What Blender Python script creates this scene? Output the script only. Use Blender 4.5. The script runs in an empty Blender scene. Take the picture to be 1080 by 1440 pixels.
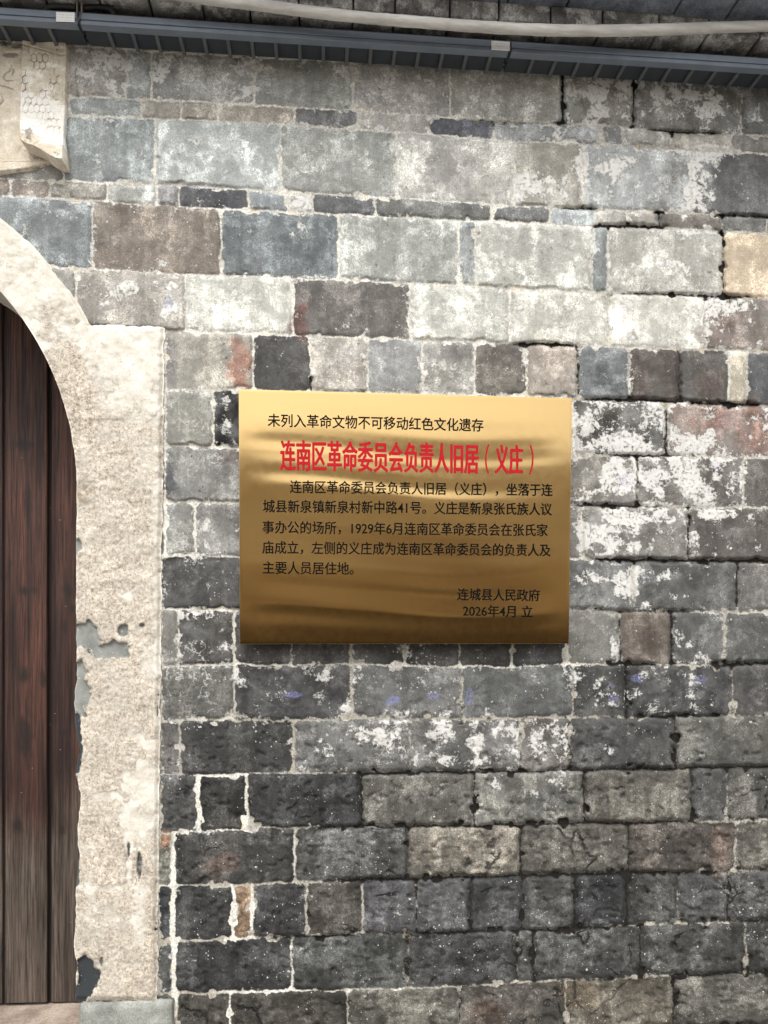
import bpy, math, random
import numpy as np
SC = bpy.context.scene
COL = SC.collection
# ---------------------------------------------------------------- camera
FPX = 1040.0                                   # 26 mm equivalent, in pixels of the 1440 px tall photograph
TH = math.atan(1040 / 12700)                   # the wall recedes slightly to the right
DIST = 1.768 * math.cos(TH)
EYE = 1.5
cam = bpy.data.cameras.new('camera')
cam.sensor_fit = 'VERTICAL'; cam.sensor_height = 36.0; cam.sensor_width = 27.0
cam.lens = 26.0; cam.shift_y = 170 / 1440
cam.clip_start = 0.05; cam.clip_end = 500
camo = bpy.data.objects.new('camera', cam); COL.objects.link(camo)
camo.location = (0, -DIST, EYE); camo.rotation_euler = (math.pi / 2, 0, -TH)
SC.camera = camo
# ---------------------------------------------------------------- light
SUN_EL, SUN_AZ = math.radians(54), math.radians(-15)     # from above and in front, a little from the left
w = bpy.data.worlds.new('World'); SC.world = w; w.use_nodes = True
nt = w.node_tree
sky = nt.nodes.new('ShaderNodeTexSky'); sky.sky_type = 'NISHITA'; sky.sun_disc = False
sky.sun_elevation = SUN_EL; sky.sun_rotation = math.pi - SUN_AZ
sky.dust_density = 4.0; sky.air_density = 1.0; sky.ozone_density = 1.0
hs = nt.nodes.new('ShaderNodeHueSaturation'); hs.inputs['Saturation'].default_value = 0.10
bg = nt.nodes['Background']; bg.inputs['Strength'].default_value = 0.15
nt.links.new(sky.outputs[0], hs.inputs['Color']); nt.links.new(hs.outputs[0], bg.inputs['Color'])
sl = bpy.data.lights.new('sun', 'SUN'); sl.energy = 1.3; sl.angle = math.radians(25); sl.color = (1.0, 0.96, 0.9)
so = bpy.data.objects.new('sun', sl); COL.objects.link(so)
so.rotation_euler = (math.pi / 2 - SUN_EL, 0, SUN_AZ)
SC.view_settings.view_transform = 'Standard'; SC.view_settings.look = 'None'
SC.view_settings.exposure = 0.78; SC.view_settings.gamma = 1.0

# ---------------------------------------------------------------- helpers
def s2l(c):
    c = np.asarray(c, float) / 255.0
    return np.where(c <= 0.04045, c / 12.92, ((c + 0.055) / 1.055) ** 2.4)
def L(r, g, b, k=0.9):
    a = s2l((r, g, b)) * k
    return (float(a[0]), float(a[1]), float(a[2]), 1.0)
def P(u, v, D=0.0):
    """a spot of the photograph (1080x1440) -> the point on the plane D metres in front of the wall (wall face: y = 0)"""
    u = np.asarray(u, float); v = np.asarray(v, float); D = np.asarray(D, float)
    s, c = math.sin(TH), math.cos(TH)
    a = (u - 540) / FPX; b = (890 - v) / FPX
    t = (-D + DIST) / (c - s * a)
    return np.stack(np.broadcast_arrays((s + c * a) * t, -D + 0 * t, EYE + b * t), -1)
def grey(c, k):
    m = c.mean(-1, keepdims=True); return m + (c - m) * k
def sst(a, b, x):
    t = np.clip((x - a) / (b - a), 0, 1); return t * t * (3 - 2 * t)
def _h(ix, iy, seed):
    n = (ix.astype(np.int64) * 374761393 + iy.astype(np.int64) * 668265263 + seed * 974634253) & 0xffffffff
    n = ((n ^ (n >> 13)) * 1274126177) & 0xffffffff
    n = ((n ^ (n >> 16)) * 2246822519) & 0xffffffff
    return ((n ^ (n >> 15)) & 0xffff) / 65535.0
def vn(x, y, seed=0):
    x = np.asarray(x, float); y = np.asarray(y, float)
    ix = np.floor(x); iy = np.floor(y); fx = x - ix; fy = y - iy
    fx = fx * fx * (3 - 2 * fx); fy = fy * fy * (3 - 2 * fy)
    a = _h(ix, iy, seed); b = _h(ix + 1, iy, seed); c = _h(ix, iy + 1, seed); d = _h(ix + 1, iy + 1, seed)
    return (a * (1 - fx) + b * fx) * (1 - fy) + (c * (1 - fx) + d * fx) * fy
def fbm(x, y, seed=0, o=4, g=0.5):
    s = 0; a = 1; t = 0
    for k in range(o):
        s = s + a * vn(x * 2 ** k + 17.3 * k, y * 2 ** k - 9.1 * k, seed + k); t += a; a *= g
    return s / t                                            # 0..1
def link(o, parent=None):
    COL.objects.link(o)
    if parent is not None: o.parent = parent
    return o
def tag(o, label=None, cat=None, group=None, kind=None):
    for k, v in (('label', label), ('category', cat), ('group', group), ('kind', kind)):
        if v: o[k] = v
    return o
def empty(name, loc, *a, **k):
    o = bpy.data.objects.new(name, None); o.empty_display_size = 0.05; link(o); o.location = loc
    return tag(o, *a, **k)
def rawmesh(name, co, faces, mat, parent=None, smooth=True, attrs=None):
    """co (n,3) world coordinates, faces (m,4) int array or list of tuples"""
    me = bpy.data.meshes.new(name)
    co = np.asarray(co, float)
    if parent is not None: co = co - np.array(parent_loc(parent))
    if isinstance(faces, np.ndarray):
        n, k = faces.shape
        me.vertices.add(len(co)); me.vertices.foreach_set('co', co.astype(np.float32).ravel())
        me.loops.add(n * k); me.loops.foreach_set('vertex_index', faces.astype(np.int32).ravel())
        me.polygons.add(n); me.polygons.foreach_set('loop_start', (np.arange(n) * k).astype(np.int32))
        me.update(calc_edges=True)
    else:
        me.from_pydata([tuple(c) for c in co], [], faces); me.update()
    me.polygons.foreach_set('use_smooth', np.full(len(me.polygons), smooth))
    for an, val in (attrs or {}).items():
        at = me.attributes.new(an, 'FLOAT_COLOR', 'POINT'); at.data.foreach_set('color', np.asarray(val, np.float32).ravel())
    if mat: me.materials.append(mat)
    o = bpy.data.objects.new(name, me)
    return link(o, parent)
def parent_loc(p):
    x = np.zeros(3)
    while p is not None: x = x + np.array(p.location); p = p.parent
    return x
def gridfaces(nr, nc, keep=None):
    idx = np.arange(nr * nc).reshape(nr, nc)
    f = np.stack([idx[:-1, :-1], idx[1:, :-1], idx[1:, 1:], idx[:-1, 1:]], -1)
    return f.reshape(-1, 4) if keep is None else f[keep]
class MB:
    """collects boxes and tubes, built as ONE mesh"""
    def __init__(s): s.v = []; s.f = []
    def add(s, v, f):
        n = len(s.v); s.v += [tuple(map(float, p)) for p in v]; s.f += [tuple(i + n for i in q) for q in f]
    def hexa(s, p8):   # 8 points: bottom ring of 4 then top ring of 4
        s.add(p8, [(0, 3, 2, 1), (4, 5, 6, 7), (0, 1, 5, 4), (1, 2, 6, 5), (2, 3, 7, 6), (3, 0, 4, 7)])
    def box(s, a, b):
        (x0, y0, z0), (x1, y1, z1) = a, b
        s.hexa([(x0, y0, z0), (x1, y0, z0), (x1, y1, z0), (x0, y1, z0), (x0, y0, z1), (x1, y0, z1), (x1, y1, z1), (x0, y1, z1)])
    def tube(s, pts, r, n=10, rj=0):
        pts = [np.array(p, float) for p in pts]; rings = []
        for i, p in enumerate(pts):
            t = pts[min(i + 1, len(pts) - 1)] - pts[max(i - 1, 0)]; t /= np.linalg.norm(t)
            a = np.array((0, 0, 1.0)) if abs(t[2]) < .9 else np.array((1.0, 0, 0))
            x = np.cross(t, a); x /= np.linalg.norm(x); y = np.cross(t, x)
            rr = r * (1 + rj * (vn(i * .7, 3.1, 5) - .5))
            rings.append([p + rr * (math.cos(2 * math.pi * k / n) * x + math.sin(2 * math.pi * k / n) * y) for k in range(n)])
        v = [q for rg in rings for q in rg]; f = []
        for i in range(len(pts) - 1):
            for k in range(n): f.append((i * n + k, i * n + (k + 1) % n, (i + 1) * n + (k + 1) % n, (i + 1) * n + k))
        f.append(tuple(range(n))[::-1]); f.append(tuple((len(pts) - 1) * n + k for k in range(n)))
        s.add(v, f)
    def build(s, name, mat, parent=None, bevel=0, smooth=False, seg=2):
        o = rawmesh(name, s.v, s.f, mat, parent, smooth)
        if bevel:
            m = o.modifiers.new('bevel', 'BEVEL'); m.width = bevel; m.segments = seg; m.limit_method = 'ANGLE'
        return o
def spline(pts, n):
    pts = np.array(pts, float); m = len(pts); out = []
    for q in np.linspace(0, m - 1, n):
        i = min(int(q), m - 2); t = q - i
        p0, p1, p2, p3 = pts[max(i - 1, 0)], pts[i], pts[i + 1], pts[min(i + 2, m - 1)]
        out.append(.5 * (2 * p1 + (p2 - p0) * t + (2 * p0 - 5 * p1 + 4 * p2 - p3) * t * t + (3 * p1 - p0 - 3 * p2 + p3) * t ** 3))
    return np.array(out)

# ---------------------------------------------------------------- node helpers
class NG:
    def __init__(s, name):
        s.m = bpy.data.materials.new(name); s.m.use_nodes = True; s.t = s.m.node_tree
        s.b = s.t.nodes['Principled BSDF']
    def n(s, typ, **k):
        nd = s.t.nodes.new(typ)
        for a, v in k.items(): setattr(nd, a, v)
        return nd
    def set(s, inp, v):
        if isinstance(v, bpy.types.NodeSocket): s.t.links.new(v, inp)
        elif v is not None:
            if isinstance(v, (tuple, list)) and len(v) == 3 and inp.type == 'RGBA': v = (*v, 1)
            inp.default_value = v
    def math(s, op, a, b=None, c=None, clamp=False):
        nd = s.n('ShaderNodeMath', operation=op, use_clamp=clamp)
        s.set(nd.inputs[0], a)
        if b is not None: s.set(nd.inputs[1], b)
        if c is not None: s.set(nd.inputs[2], c)
        return nd.outputs[0]
    def mix(s, f, a, b, blend='MIX'):
        nd = s.n('ShaderNodeMix', data_type='RGBA', blend_type=blend, clamp_factor=True)
        s.set(nd.inputs[0], f); s.set(nd.inputs[6], a); s.set(nd.inputs[7], b)
        return nd.outputs[2]
    def ss(s, x, lo, hi, a=0.0, b=1.0):
        nd = s.n('ShaderNodeMapRange', interpolation_type='SMOOTHSTEP')
        for i, v in enumerate((x, lo, hi, a, b)): s.set(nd.inputs[i], v)
        return nd.outputs[0]
    def co(s, scale=(1, 1, 1), loc=(0, 0, 0), rot=(0, 0, 0)):
        if not hasattr(s, '_tc'): s._tc = s.n('ShaderNodeTexCoord').outputs['Object']
        nd = s.n('ShaderNodeMapping'); s.set(nd.inputs[0], s._tc)
        nd.inputs[1].default_value = loc; nd.inputs[2].default_value = rot; nd.inputs[3].default_value = scale
        return nd.outputs[0]
    def noise(s, vec, scale, detail=4, rough=.55, dist=0.0, out=0):
        nd = s.n('ShaderNodeTexNoise'); s.set(nd.inputs['Vector'], vec)
        nd.inputs['Scale'].default_value = scale; nd.inputs['Detail'].default_value = detail
        nd.inputs['Roughness'].default_value = rough; nd.inputs['Distortion'].default_value = dist
        return nd.outputs[out]
    def voro(s, vec, scale, feature='F1', rand=1.0, out=0):
        nd = s.n('ShaderNodeTexVoronoi', feature=feature); s.set(nd.inputs['Vector'], vec)
        nd.inputs['Scale'].default_value = scale; nd.inputs['Randomness'].default_value = rand
        return nd.outputs[out] if isinstance(out, int) else nd.outputs[out]
    def attr(s, name):
        nd = s.n('ShaderNodeAttribute', attribute_name=name)
        sp = s.n('ShaderNodeSeparateColor'); s.t.links.new(nd.outputs['Color'], sp.inputs[0])
        return nd.outputs['Color'], sp.outputs[0], sp.outputs[1], sp.outputs[2], nd.outputs['Alpha']
    def bump(s, h, strength=.5, dist=.002, normal=None):
        nd = s.n('ShaderNodeBump'); nd.inputs['Strength'].default_value = strength; nd.inputs['Distance'].default_value = dist
        s.set(nd.inputs['Height'], h)
        if normal is not None: s.set(nd.inputs['Normal'], normal)
        return nd.outputs[0]
    def warp(s, vec, scale, amt, detail=3):
        c = s.noise(vec, scale, detail, out=1)
        a = s.n('ShaderNodeVectorMath', operation='SUBTRACT'); s.set(a.inputs[0], c); a.inputs[1].default_value = (.5, .5, .5)
        m = s.n('ShaderNodeVectorMath', operation='SCALE'); s.set(m.inputs[0], a.outputs[0]); m.inputs['Scale'].default_value = amt
        d = s.n('ShaderNodeVectorMath', operation='ADD'); s.set(d.inputs[0], vec); s.set(d.inputs[1], m.outputs[0])
        return d.outputs[0]
    def done(s, color, rough=.85, normal=None, metal=0.0, spec=.3):
        s.set(s.b.inputs['Base Color'], color); s.set(s.b.inputs['Roughness'], rough)
        s.set(s.b.inputs['Metallic'], metal); s.set(s.b.inputs['Specular IOR Level'], spec)
        if normal is not None: s.set(s.b.inputs['Normal'], normal)
        return s.m

# ---------------------------------------------------------------- materials
def mat_brick():
    g = NG('old_grey_brick'); v = g.co()
    base, _, _, _, _ = g.attr('base')
    _, wh, speck, blue, edge = g.attr('fx')           # white bloom, specks, blue paint, distance to the brick's edge
    _, mw, crack, vein, rnd = g.attr('fx2')
    e = g.math('ADD', edge, g.math('MULTIPLY', g.math('SUBTRACT', g.noise(v, 120, 6, .7), .5), 6.5))
    mort = g.math('SUBTRACT', 1.0, g.ss(e, -.9, .9))
    fine = g.noise(v, 520, 3, .7); mid = g.noise(v, 46, 7, .62); big = g.noise(g.warp(v, 9, .06), 13, 5, .6)
    c = g.mix(1.0, base, g.ss(mid, .3, .7, .70, 1.30), 'MULTIPLY')
    c = g.mix(1.0, c, g.ss(big, .3, .7, .70, 1.28), 'MULTIPLY')
    # old washes and skins that have partly come away: two tones with a crisp, ragged edge
    for sc_, k_ in ((7.3, .15), (13.0, .11)):
        n_ = g.noise(g.warp(g.co(loc=(sc_, 0, 3)), 30, .02), sc_, 9, .66)
        c = g.mix(1.0, c, g.ss(n_, .49, .525, 1 - k_, 1 + k_), 'MULTIPLY')
    # old washes and skins that have partly come away: two tones with a crisp, ragged edge
    for sc_, k_ in ((7.3, .20), (13.0, .16)):
        n_ = g.noise(g.warp(g.co(loc=(sc_, 0, 3)), 30, .02), sc_, 9, .66)
        c = g.mix(1.0, c, g.ss(n_, .49, .525, 1 - k_, 1 + k_), 'MULTIPLY')
    c = g.mix(1.0, c, g.ss(fine, .35, .65, .42, 1.62), 'MULTIPLY')
    c = g.mix(1.0, c, g.ss(g.noise(v, 210, 6, .8), .36, .64, .60, 1.42), 'MULTIPLY')
    # rain streaks
    sk = g.noise(g.warp(g.co((1, 1, .10)), 18, .02), 38, 6, .62)
    c = g.mix(1.0, c, g.ss(sk, .34, .66, .72, 1.30), 'MULTIPLY')
    c = g.mix(g.ss(crack, .08, .32, .50, .80), base, c)
    # soot and damp blotches
    dk = g.ss(g.noise(g.warp(v, 14, .05), 17, 7, .68), .56, .70)
    c = g.mix(g.math('MULTIPLY', dk, g.ss(crack, .08, .32, .28, .34)), c, (.022, .022, .024))
    # lime bloom
    near = g.math('MULTIPLY', g.ss(e, 1.0, 7.0, .22, 0.0), g.ss(mw, .35, .8))
    amt = g.math('ADD', wh, near)
    nw = g.ss(g.noise(g.warp(v, 26, .025), 21, 9, .7), .27, .73)
    thr = g.math('SUBTRACT', 1.02, amt)
    cov = g.ss(nw, g.math('SUBTRACT', thr, .24), g.math('ADD', thr, .34), 0.0, .80)
    nf = g.ss(g.noise(g.warp(v, 120, .004), 130, 7, .78), .28, .72)
    inv = g.math('SUBTRACT', 1.0, cov)
    wm = g.ss(nf, g.math('SUBTRACT', inv, .17), g.math('ADD', inv, .20))
    wm = g.math('MULTIPLY', wm, g.ss(cov, .02, .22))
    # soft veil of lime under the crisp patches
    veil = g.math('MULTIPLY', g.ss(g.noise(g.warp(v, 12, .08), 15, 6, .6), .42, .7), g.math('MULTIPLY', wh, .9), clamp=True)
    c = g.mix(g.math('MULTIPLY', veil, .6), c, (.50, .51, .50))
    c = g.mix(g.math('MULTIPLY', wm, .86), c, (.67, .66, .63))
    # white hair-line veins
    rid = g.math('ABSOLUTE', g.math('SUBTRACT', g.noise(g.warp(v, 34, .03), 17, 5, .6), .5))
    vm = g.math('MULTIPLY', g.ss(rid, .004, .018, 1, 0), g.ss(g.noise(v, 12, 2), g.math('SUBTRACT', .92, vein), g.math('SUBTRACT', 1.02, vein)))
    c = g.mix(g.math('MULTIPLY', vm, .62), c, (.62, .61, .58))
    # lime specks
    sv = g.warp(v, 260, .007); vd = g.voro(sv, 85); vc = g.voro(sv, 85, out=1)
    sep = g.n('ShaderNodeSeparateColor'); g.t.links.new(vc, sep.inputs[0])
    sm = g.math('MULTIPLY', g.math('LESS_THAN', vd, g.math('MULTIPLY', g.math('POWER', sep.outputs[1], 3.0), .22)), g.math('LESS_THAN', sep.outputs[0], speck))
    sv2 = g.voro(sv, 190); sc2 = g.voro(sv, 190, out=1)
    sep2 = g.n('ShaderNodeSeparateColor'); g.t.links.new(sc2, sep2.inputs[0])
    sm2 = g.math('MULTIPLY', g.math('LESS_THAN', sv2, g.math('MULTIPLY', g.math('POWER', sep2.outputs[1], 2.0), .30)), g.math('LESS_THAN', sep2.outputs[0], speck))
    c = g.mix(g.math('MULTIPLY', g.math('MAXIMUM', sm, sm2), .85), c, (.60, .59, .56))
    # dark cracks
    off_ = g.n('ShaderNodeCombineXYZ'); g.set(off_.inputs[0], g.math('MULTIPLY', rnd, 13.0)); g.set(off_.inputs[2], g.math('MULTIPLY', rnd, 7.0))
    va = g.n('ShaderNodeVectorMath', operation='ADD'); g.set(va.inputs[0], g.warp(v, 22, .045, 5)); g.set(va.inputs[1], off_.outputs[0])
    cv = g.voro(va.outputs[0], 8.0, 'DISTANCE_TO_EDGE')
    cm = g.math('MULTIPLY', g.ss(cv, .006, .030, 1, 0), g.ss(g.noise(v, 9, 3), g.math('SUBTRACT', .78, crack), g.math('SUBTRACT', .90, crack)))
    c = g.mix(g.math('MULTIPLY', cm, .85), c, (.012, .012, .012))
    pit = g.ss(g.noise(v, 150, 3, .6), .26, .33, 1, 0)
    c = g.mix(g.math('MULTIPLY', pit, .7), c, (.02, .02, .02))
    # blue paint flecks
    bm = g.ss(g.noise(v, 260, 6, .8), g.math('SUBTRACT', 1.06, blue), g.math('SUBTRACT', 1.12, blue))
    c = g.mix(g.math('MULTIPLY', bm, .55), c, (.20, .22, .45))
    # joints
    mn = g.math('ADD', mw, g.math('MULTIPLY', g.math('SUBTRACT', g.noise(v, 48, 6, .7), .5), 1.5))
    mc = g.mix(g.ss(mn, .30, .62), (.020, .018, .016), g.mix(g.ss(mw, .70, .95), (.40, .38, .335), (.72, .70, .64)))
    mc = g.mix(1.0, mc, g.ss(g.noise(v, 260, 4, .7), .3, .7, .6, 1.25), 'MULTIPLY')
    mc = g.mix(g.ss(g.noise(v, 30, 3), .5, .68, 0, .6), mc, g.mix(1.0, mc, (.95, .85, .70), 'MULTIPLY'))
    c = g.mix(mort, c, mc)
    h = g.math('ADD', g.math('MULTIPLY', mid, .8), g.math('MULTIPLY', fine, .35))
    h = g.math('ADD', h, g.math('MULTIPLY', wm, .35)); h = g.math('SUBTRACT', h, g.math('MULTIPLY', cm, 1.2))
    h = g.math('SUBTRACT', h, g.math('MULTIPLY', pit, .7)); h = g.math('ADD', h, g.math('MULTIPLY', sm, .5))
    return g.done(c, .92, g.bump(h, .9, .0028), spec=.15)

def mat_plaster():
    g = NG('pebbled_lime_plaster'); v = g.co()
    _, lime, grey, stain, _ = g.attr('fx')
    gr = g.noise(v, 135, 8, .85); gr2 = g.noise(v, 250, 4, .75); lo = g.noise(v, 14, 5, .6)
    tan = g.mix(g.ss(gr, .39, .60), (.33, .275, .215), (.76, .69, .585))
    tan = g.mix(g.ss(gr2, .36, .44, .95, 0), tan, (.17, .125, .09))
    tan = g.mix(1.0, tan, g.ss(lo, .3, .7, .84, 1.12), 'MULTIPLY')
    lim = g.mix(g.ss(g.noise(v, 32, 6, .6), .3, .7), (.58, .54, .465), (.72, .69, .625))
    lim = g.mix(g.ss(gr2, .36, .43, .75, 0), lim, (.38, .33, .27))
    lm = g.ss(g.math('ADD', lime, g.math('MULTIPLY', g.math('SUBTRACT', g.noise(g.warp(v, 20, .02), 42, 9, .78), .5), 1.9)), .05, .95)
    c = g.mix(lm, tan, lim)
    c = g.mix(g.math('MULTIPLY', stain, g.ss(g.noise(v, 60, 5), .3, .6)), c, (.24, .18, .12))
    gm = g.ss(g.math('ADD', grey, g.math('MULTIPLY', g.math('SUBTRACT', g.noise(v, 75, 7, .75), .5), 2.2)), .46, .56)
    gcol = g.mix(g.ss(g.noise(v, 30, 6), .3, .7), (.17, .18, .17), (.29, .295, .275))
    gcol = g.mix(g.ss(g.attr('fx2')[1], .3, .7), gcol, (.042, .047, .052))
    gcol = g.mix(g.ss(g.noise(v, 110, 5, .7), .64, .70), gcol, (.6, .6, .58))
    c = g.mix(gm, c, gcol)
    h = g.math('ADD', g.math('MULTIPLY', gr, g.ss(lm, 0, 1, 1.2, .4)), g.math('MULTIPLY', gr2, g.ss(lm, 0, 1, .7, .25)))
    h = g.math('MULTIPLY', h, g.ss(gm, 0, 1, 1, .3))
    return g.done(c, .92, g.bump(h, .8, .003), spec=.15)

def mat_wood():
    g = NG('weathered_red_brown_wood')
    _, age, knot, groove, rnd = g.attr('fx')
    v = g.co((1, 1, .035)); vv = g.warp(v, 30, .012, 2)
    fib = g.noise(g.co((1, 1, .03)), 210, 8, .74); wide = g.noise(vv, 34, 4, .6); pat = g.noise(g.co((1, 1, .35)), 9, 5, .6)
    red = g.mix(g.ss(wide, .3, .7), (.015, .0075, .0062), (.070, .029, .020))  # red darkened so the upper boards carry the arch's shade in their colour
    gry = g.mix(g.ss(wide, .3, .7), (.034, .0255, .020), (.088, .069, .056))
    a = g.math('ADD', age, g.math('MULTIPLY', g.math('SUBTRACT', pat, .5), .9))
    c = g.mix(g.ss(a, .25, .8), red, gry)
    c = g.mix(1.0, c, g.ss(fib, .34, .66, .40, 1.75), 'MULTIPLY')
    c = g.mix(1.0, c, g.ss(pat, .3, .7, .75, 1.2), 'MULTIPLY')
    c = g.mix(g.ss(g.noise(vv, 75, 3), .63, .70, 0, .75), c, (.012, .008, .007))
    c = g.mix(g.math('MULTIPLY', knot, .9), c, (.014, .009, .007))
    c = g.mix(groove, c, (.012, .009, .008))
    vd = g.voro(g.co(), 70); vc = g.voro(g.co(), 70, out=1); sp = g.n('ShaderNodeSeparateColor'); g.t.links.new(vc, sp.inputs[0])
    sm = g.math('MULTIPLY', g.math('LESS_THAN', vd, .09), g.math('LESS_THAN', sp.outputs[0], .05))
    c = g.mix(g.math('MULTIPLY', sm, .7), c, (.4, .38, .35))
    return g.done(c, g.ss(fib, .3, .7, .72, .5), g.bump(fib, .55, .0018), spec=.32)

def mat_stone(name, c0, c1, sc=26, rough=.9, bump=.5, white=.0):
    g = NG(name); v = g.co()
    a = g.noise(g.warp(v, 10, .05), sc, 8, .66); f = g.noise(v, 380, 3, .7); b = g.noise(v, 7, 4)
    c = g.mix(g.ss(a, .3, .7), c0, c1)
    c = g.mix(1.0, c, g.ss(f, .25, .75, .62, 1.35), 'MULTIPLY')
    c = g.mix(1.0, c, g.ss(b, .3, .7, .75, 1.2), 'MULTIPLY')
    if white:
        wm = g.ss(g.noise(g.warp(v, 22, .03), 24, 9, .7), .80 - white, .92 - white)
        wm = g.math('MULTIPLY', wm, g.ss(g.noise(v, 260, 4, .7), .38, .58, .25, 1))
        c = g.mix(wm, c, (.60, .59, .57))
    return g.done(c, rough, g.bump(g.math('ADD', a, g.math('MULTIPLY', f, .35)), bump, .003), spec=.15)

def mat_plain(name, col, rough=.5, metal=0.0, var=.12, sc=60, spec=.4, bump=0.0):
    g = NG(name); v = g.co(); n = g.noise(v, sc, 5, .6)
    c = g.mix(1.0, col, g.ss(n, .25, .75, 1 - var, 1 + var), 'MULTIPLY')
    return g.done(c, g.ss(n, .3, .7, max(rough - .08, .02), min(rough + .08, 1)), g.bump(n, bump, .001) if bump else None, metal, spec)

def mat_gold():
    g = NG('polished_gold_plate'); v = g.co((1, 1, 1))
    n = g.noise(g.co((.6, .6, 5)), 3, 3); f = g.noise(v, 55, 3)
    c = g.mix(n, (.575, .392, .170), (.62, .425, .186))
    r = g.ss(f, .3, .7, .10, .13)
    return g.done(c, r, None, 1.0, .5)

def mat_cornice(name, c0, c1, white):
    return mat_stone(name, c0, c1, 30, .92, .6, white)

M = {}
M['brick'] = mat_brick(); M['plaster'] = mat_plaster(); M['wood'] = mat_wood(); M['gold'] = mat_gold()
M['gold_edge'] = mat_plain('brushed_gold_edge', (.78, .62, .34), .3, 1.0, .06)
M['black_ink'] = mat_plain('black_lettering', (.006, .006, .006), .8, 0, .05, spec=.03)
M['red_ink'] = mat_plain('red_lettering', (.40, .012, .020), .7, 0, .06, spec=.06)
M['rail'] = mat_plain('blue_grey_coated_aluminium', (.15, .175, .212), .45, .2, .10, 30)
M['rail_dark'] = mat_plain('dark_coated_aluminium', (.030, .036, .044), .55, 0, .15)
M['rib'] = mat_plain('grey_rib', (.10, .106, .11), .55, .2, .12)
M['rubber'] = mat_plain('black_rubber', (.014, .014, .015), .6, 0, .1)
M['tan_plastic'] = mat_plain('dusty_brown_plastic', (.20, .175, .15), .6, 0, .2, 200)

def mat_sticker():
    g = NG('white_paper_sticker'); v = g.co((1, 1, 1))
    a = g.noise(g.co((1, 1, .6)), 900, 2, .5); rows = g.n('ShaderNodeTexWave', bands_direction='Z'); g.set(rows.inputs[0], g.co())
    rows.inputs['Scale'].default_value = 55
    m = g.math('MULTIPLY', g.ss(a, .52, .6), g.ss(rows.outputs[1], .5, .7))
    c = g.mix(g.math('MULTIPLY', m, .65), (.78, .78, .77), (.2, .2, .22))
    return g.done(c, .6)
M['sticker'] = mat_sticker()

def mat_pipe():
    g = NG('grey_white_plastic_pipe'); v = g.co((.12, 1, 1))
    a = g.noise(v, 90, 6, .65); b = g.noise(g.co(), 12, 4); d = g.noise(g.co((.3, 1, 1)), 60, 5, .7)
    c = g.mix(g.ss(a, .3, .7), (.40, .385, .355), (.58, .565, .535))
    c = g.mix(g.ss(b, .5, .75, 0, .45), c, (.30, .275, .245))
    c = g.mix(g.ss(d, .62, .72, 0, .5), c, (.22, .20, .18))
    return g.done(c, .7, g.bump(a, .3, .001), spec=.25)
M['pipe'] = mat_pipe()
M['relief'] = None
M['jamb'] = mat_stone('pale_grey_jamb_stone', (.22, .23, .21), (.38, .385, .355), 18, .9, .45, .10)
M['step'] = mat_stone('worn_pinkish_step_stone', (.20, .155, .125), (.40, .33, .275), 16, .75, .35, .06)
M['corn_low'] = mat_cornice('dark_cornice_stone', (.04, .036, .033), (.14, .122, .108), .05)
M['corn_mid'] = mat_cornice('light_cornice_stone', (.12, .115, .11), (.29, .28, .27), .32)
M['corn_top'] = mat_cornice('blue_grey_soffit_tile', (.10, .112, .138), (.20, .22, .26), .0)
M['rooftile'] = mat_stone('grey_clay_roof_tile', (.05, .052, .055), (.13, .13, .13), 20, .85, .5, .0)
M['lane'] = mat_stone('lane_paving', (.34, .325, .30), (.48, .46, .43), 8, .8, .4, .0)
M['adobe'] = mat_stone('brown_rendered_wall', (.27, .195, .13), (.42, .32, .23), 10, .92, .4, .0)
def mat_layers(name, c0, c1):
    g = NG(name); n = g.noise(g.co((.07, .07, 1)), 8.5, 5, .6); f = g.noise(g.co(), 30, 6, .6)
    c = g.mix(g.ss(n, .32, .68), c0, c1)
    return g.done(g.mix(1.0, c, g.ss(f, .3, .7, .8, 1.2), 'MULTIPLY'), .95, spec=.1)
M['layers'] = mat_layers('brown_reflection_bands', (.24, .17, .11), (.88, .73, .53))  # brown bands made up to streak the plaque's reflection
M['pale'] = mat_layers('pale_reflection_bands', (.50, .40, .29), (.93, .86, .75))  # pale bands made up to brighten the plaque's reflection
M['plinth'] = mat_stone('dark_brown_plinth', (.10, .073, .05), (.19, .145, .10), 8, .9, .3, .0)
M['dark_wood'] = mat_stone('dark_timber', (.035, .024, .018), (.08, .055, .04), 20, .7, .4, .0)

# ---------------------------------------------------------------- the ground
GZ = 0.0
gx = np.linspace(-1, 1, 81); gx = np.sign(gx) * np.abs(gx) ** 3 * 240
GX, GY = np.meshgrid(gx, gx[::-1]); GZZ = .012 * (fbm(GX * 2.1, GY * 2.1, 8) - .5)
tag(rawmesh('ground', np.stack([GX, GY, GZZ + GZ], -1).reshape(-1, 3), gridfaces(81, 81), M['lane']), kind='structure')

# ---------------------------------------------------------------- the brick house
HX = -312.0                                    # centre of the arched doorway, in pixels
RIN, ROUT, VC = 420.0, 497.0, 690.0            # inner and outer radius and springing line of the arch
house = empty('brick_house', (float(P(HX, 890)[0]), 0, 0), 'old grey brick house front with white arched door surround', 'house')

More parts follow.
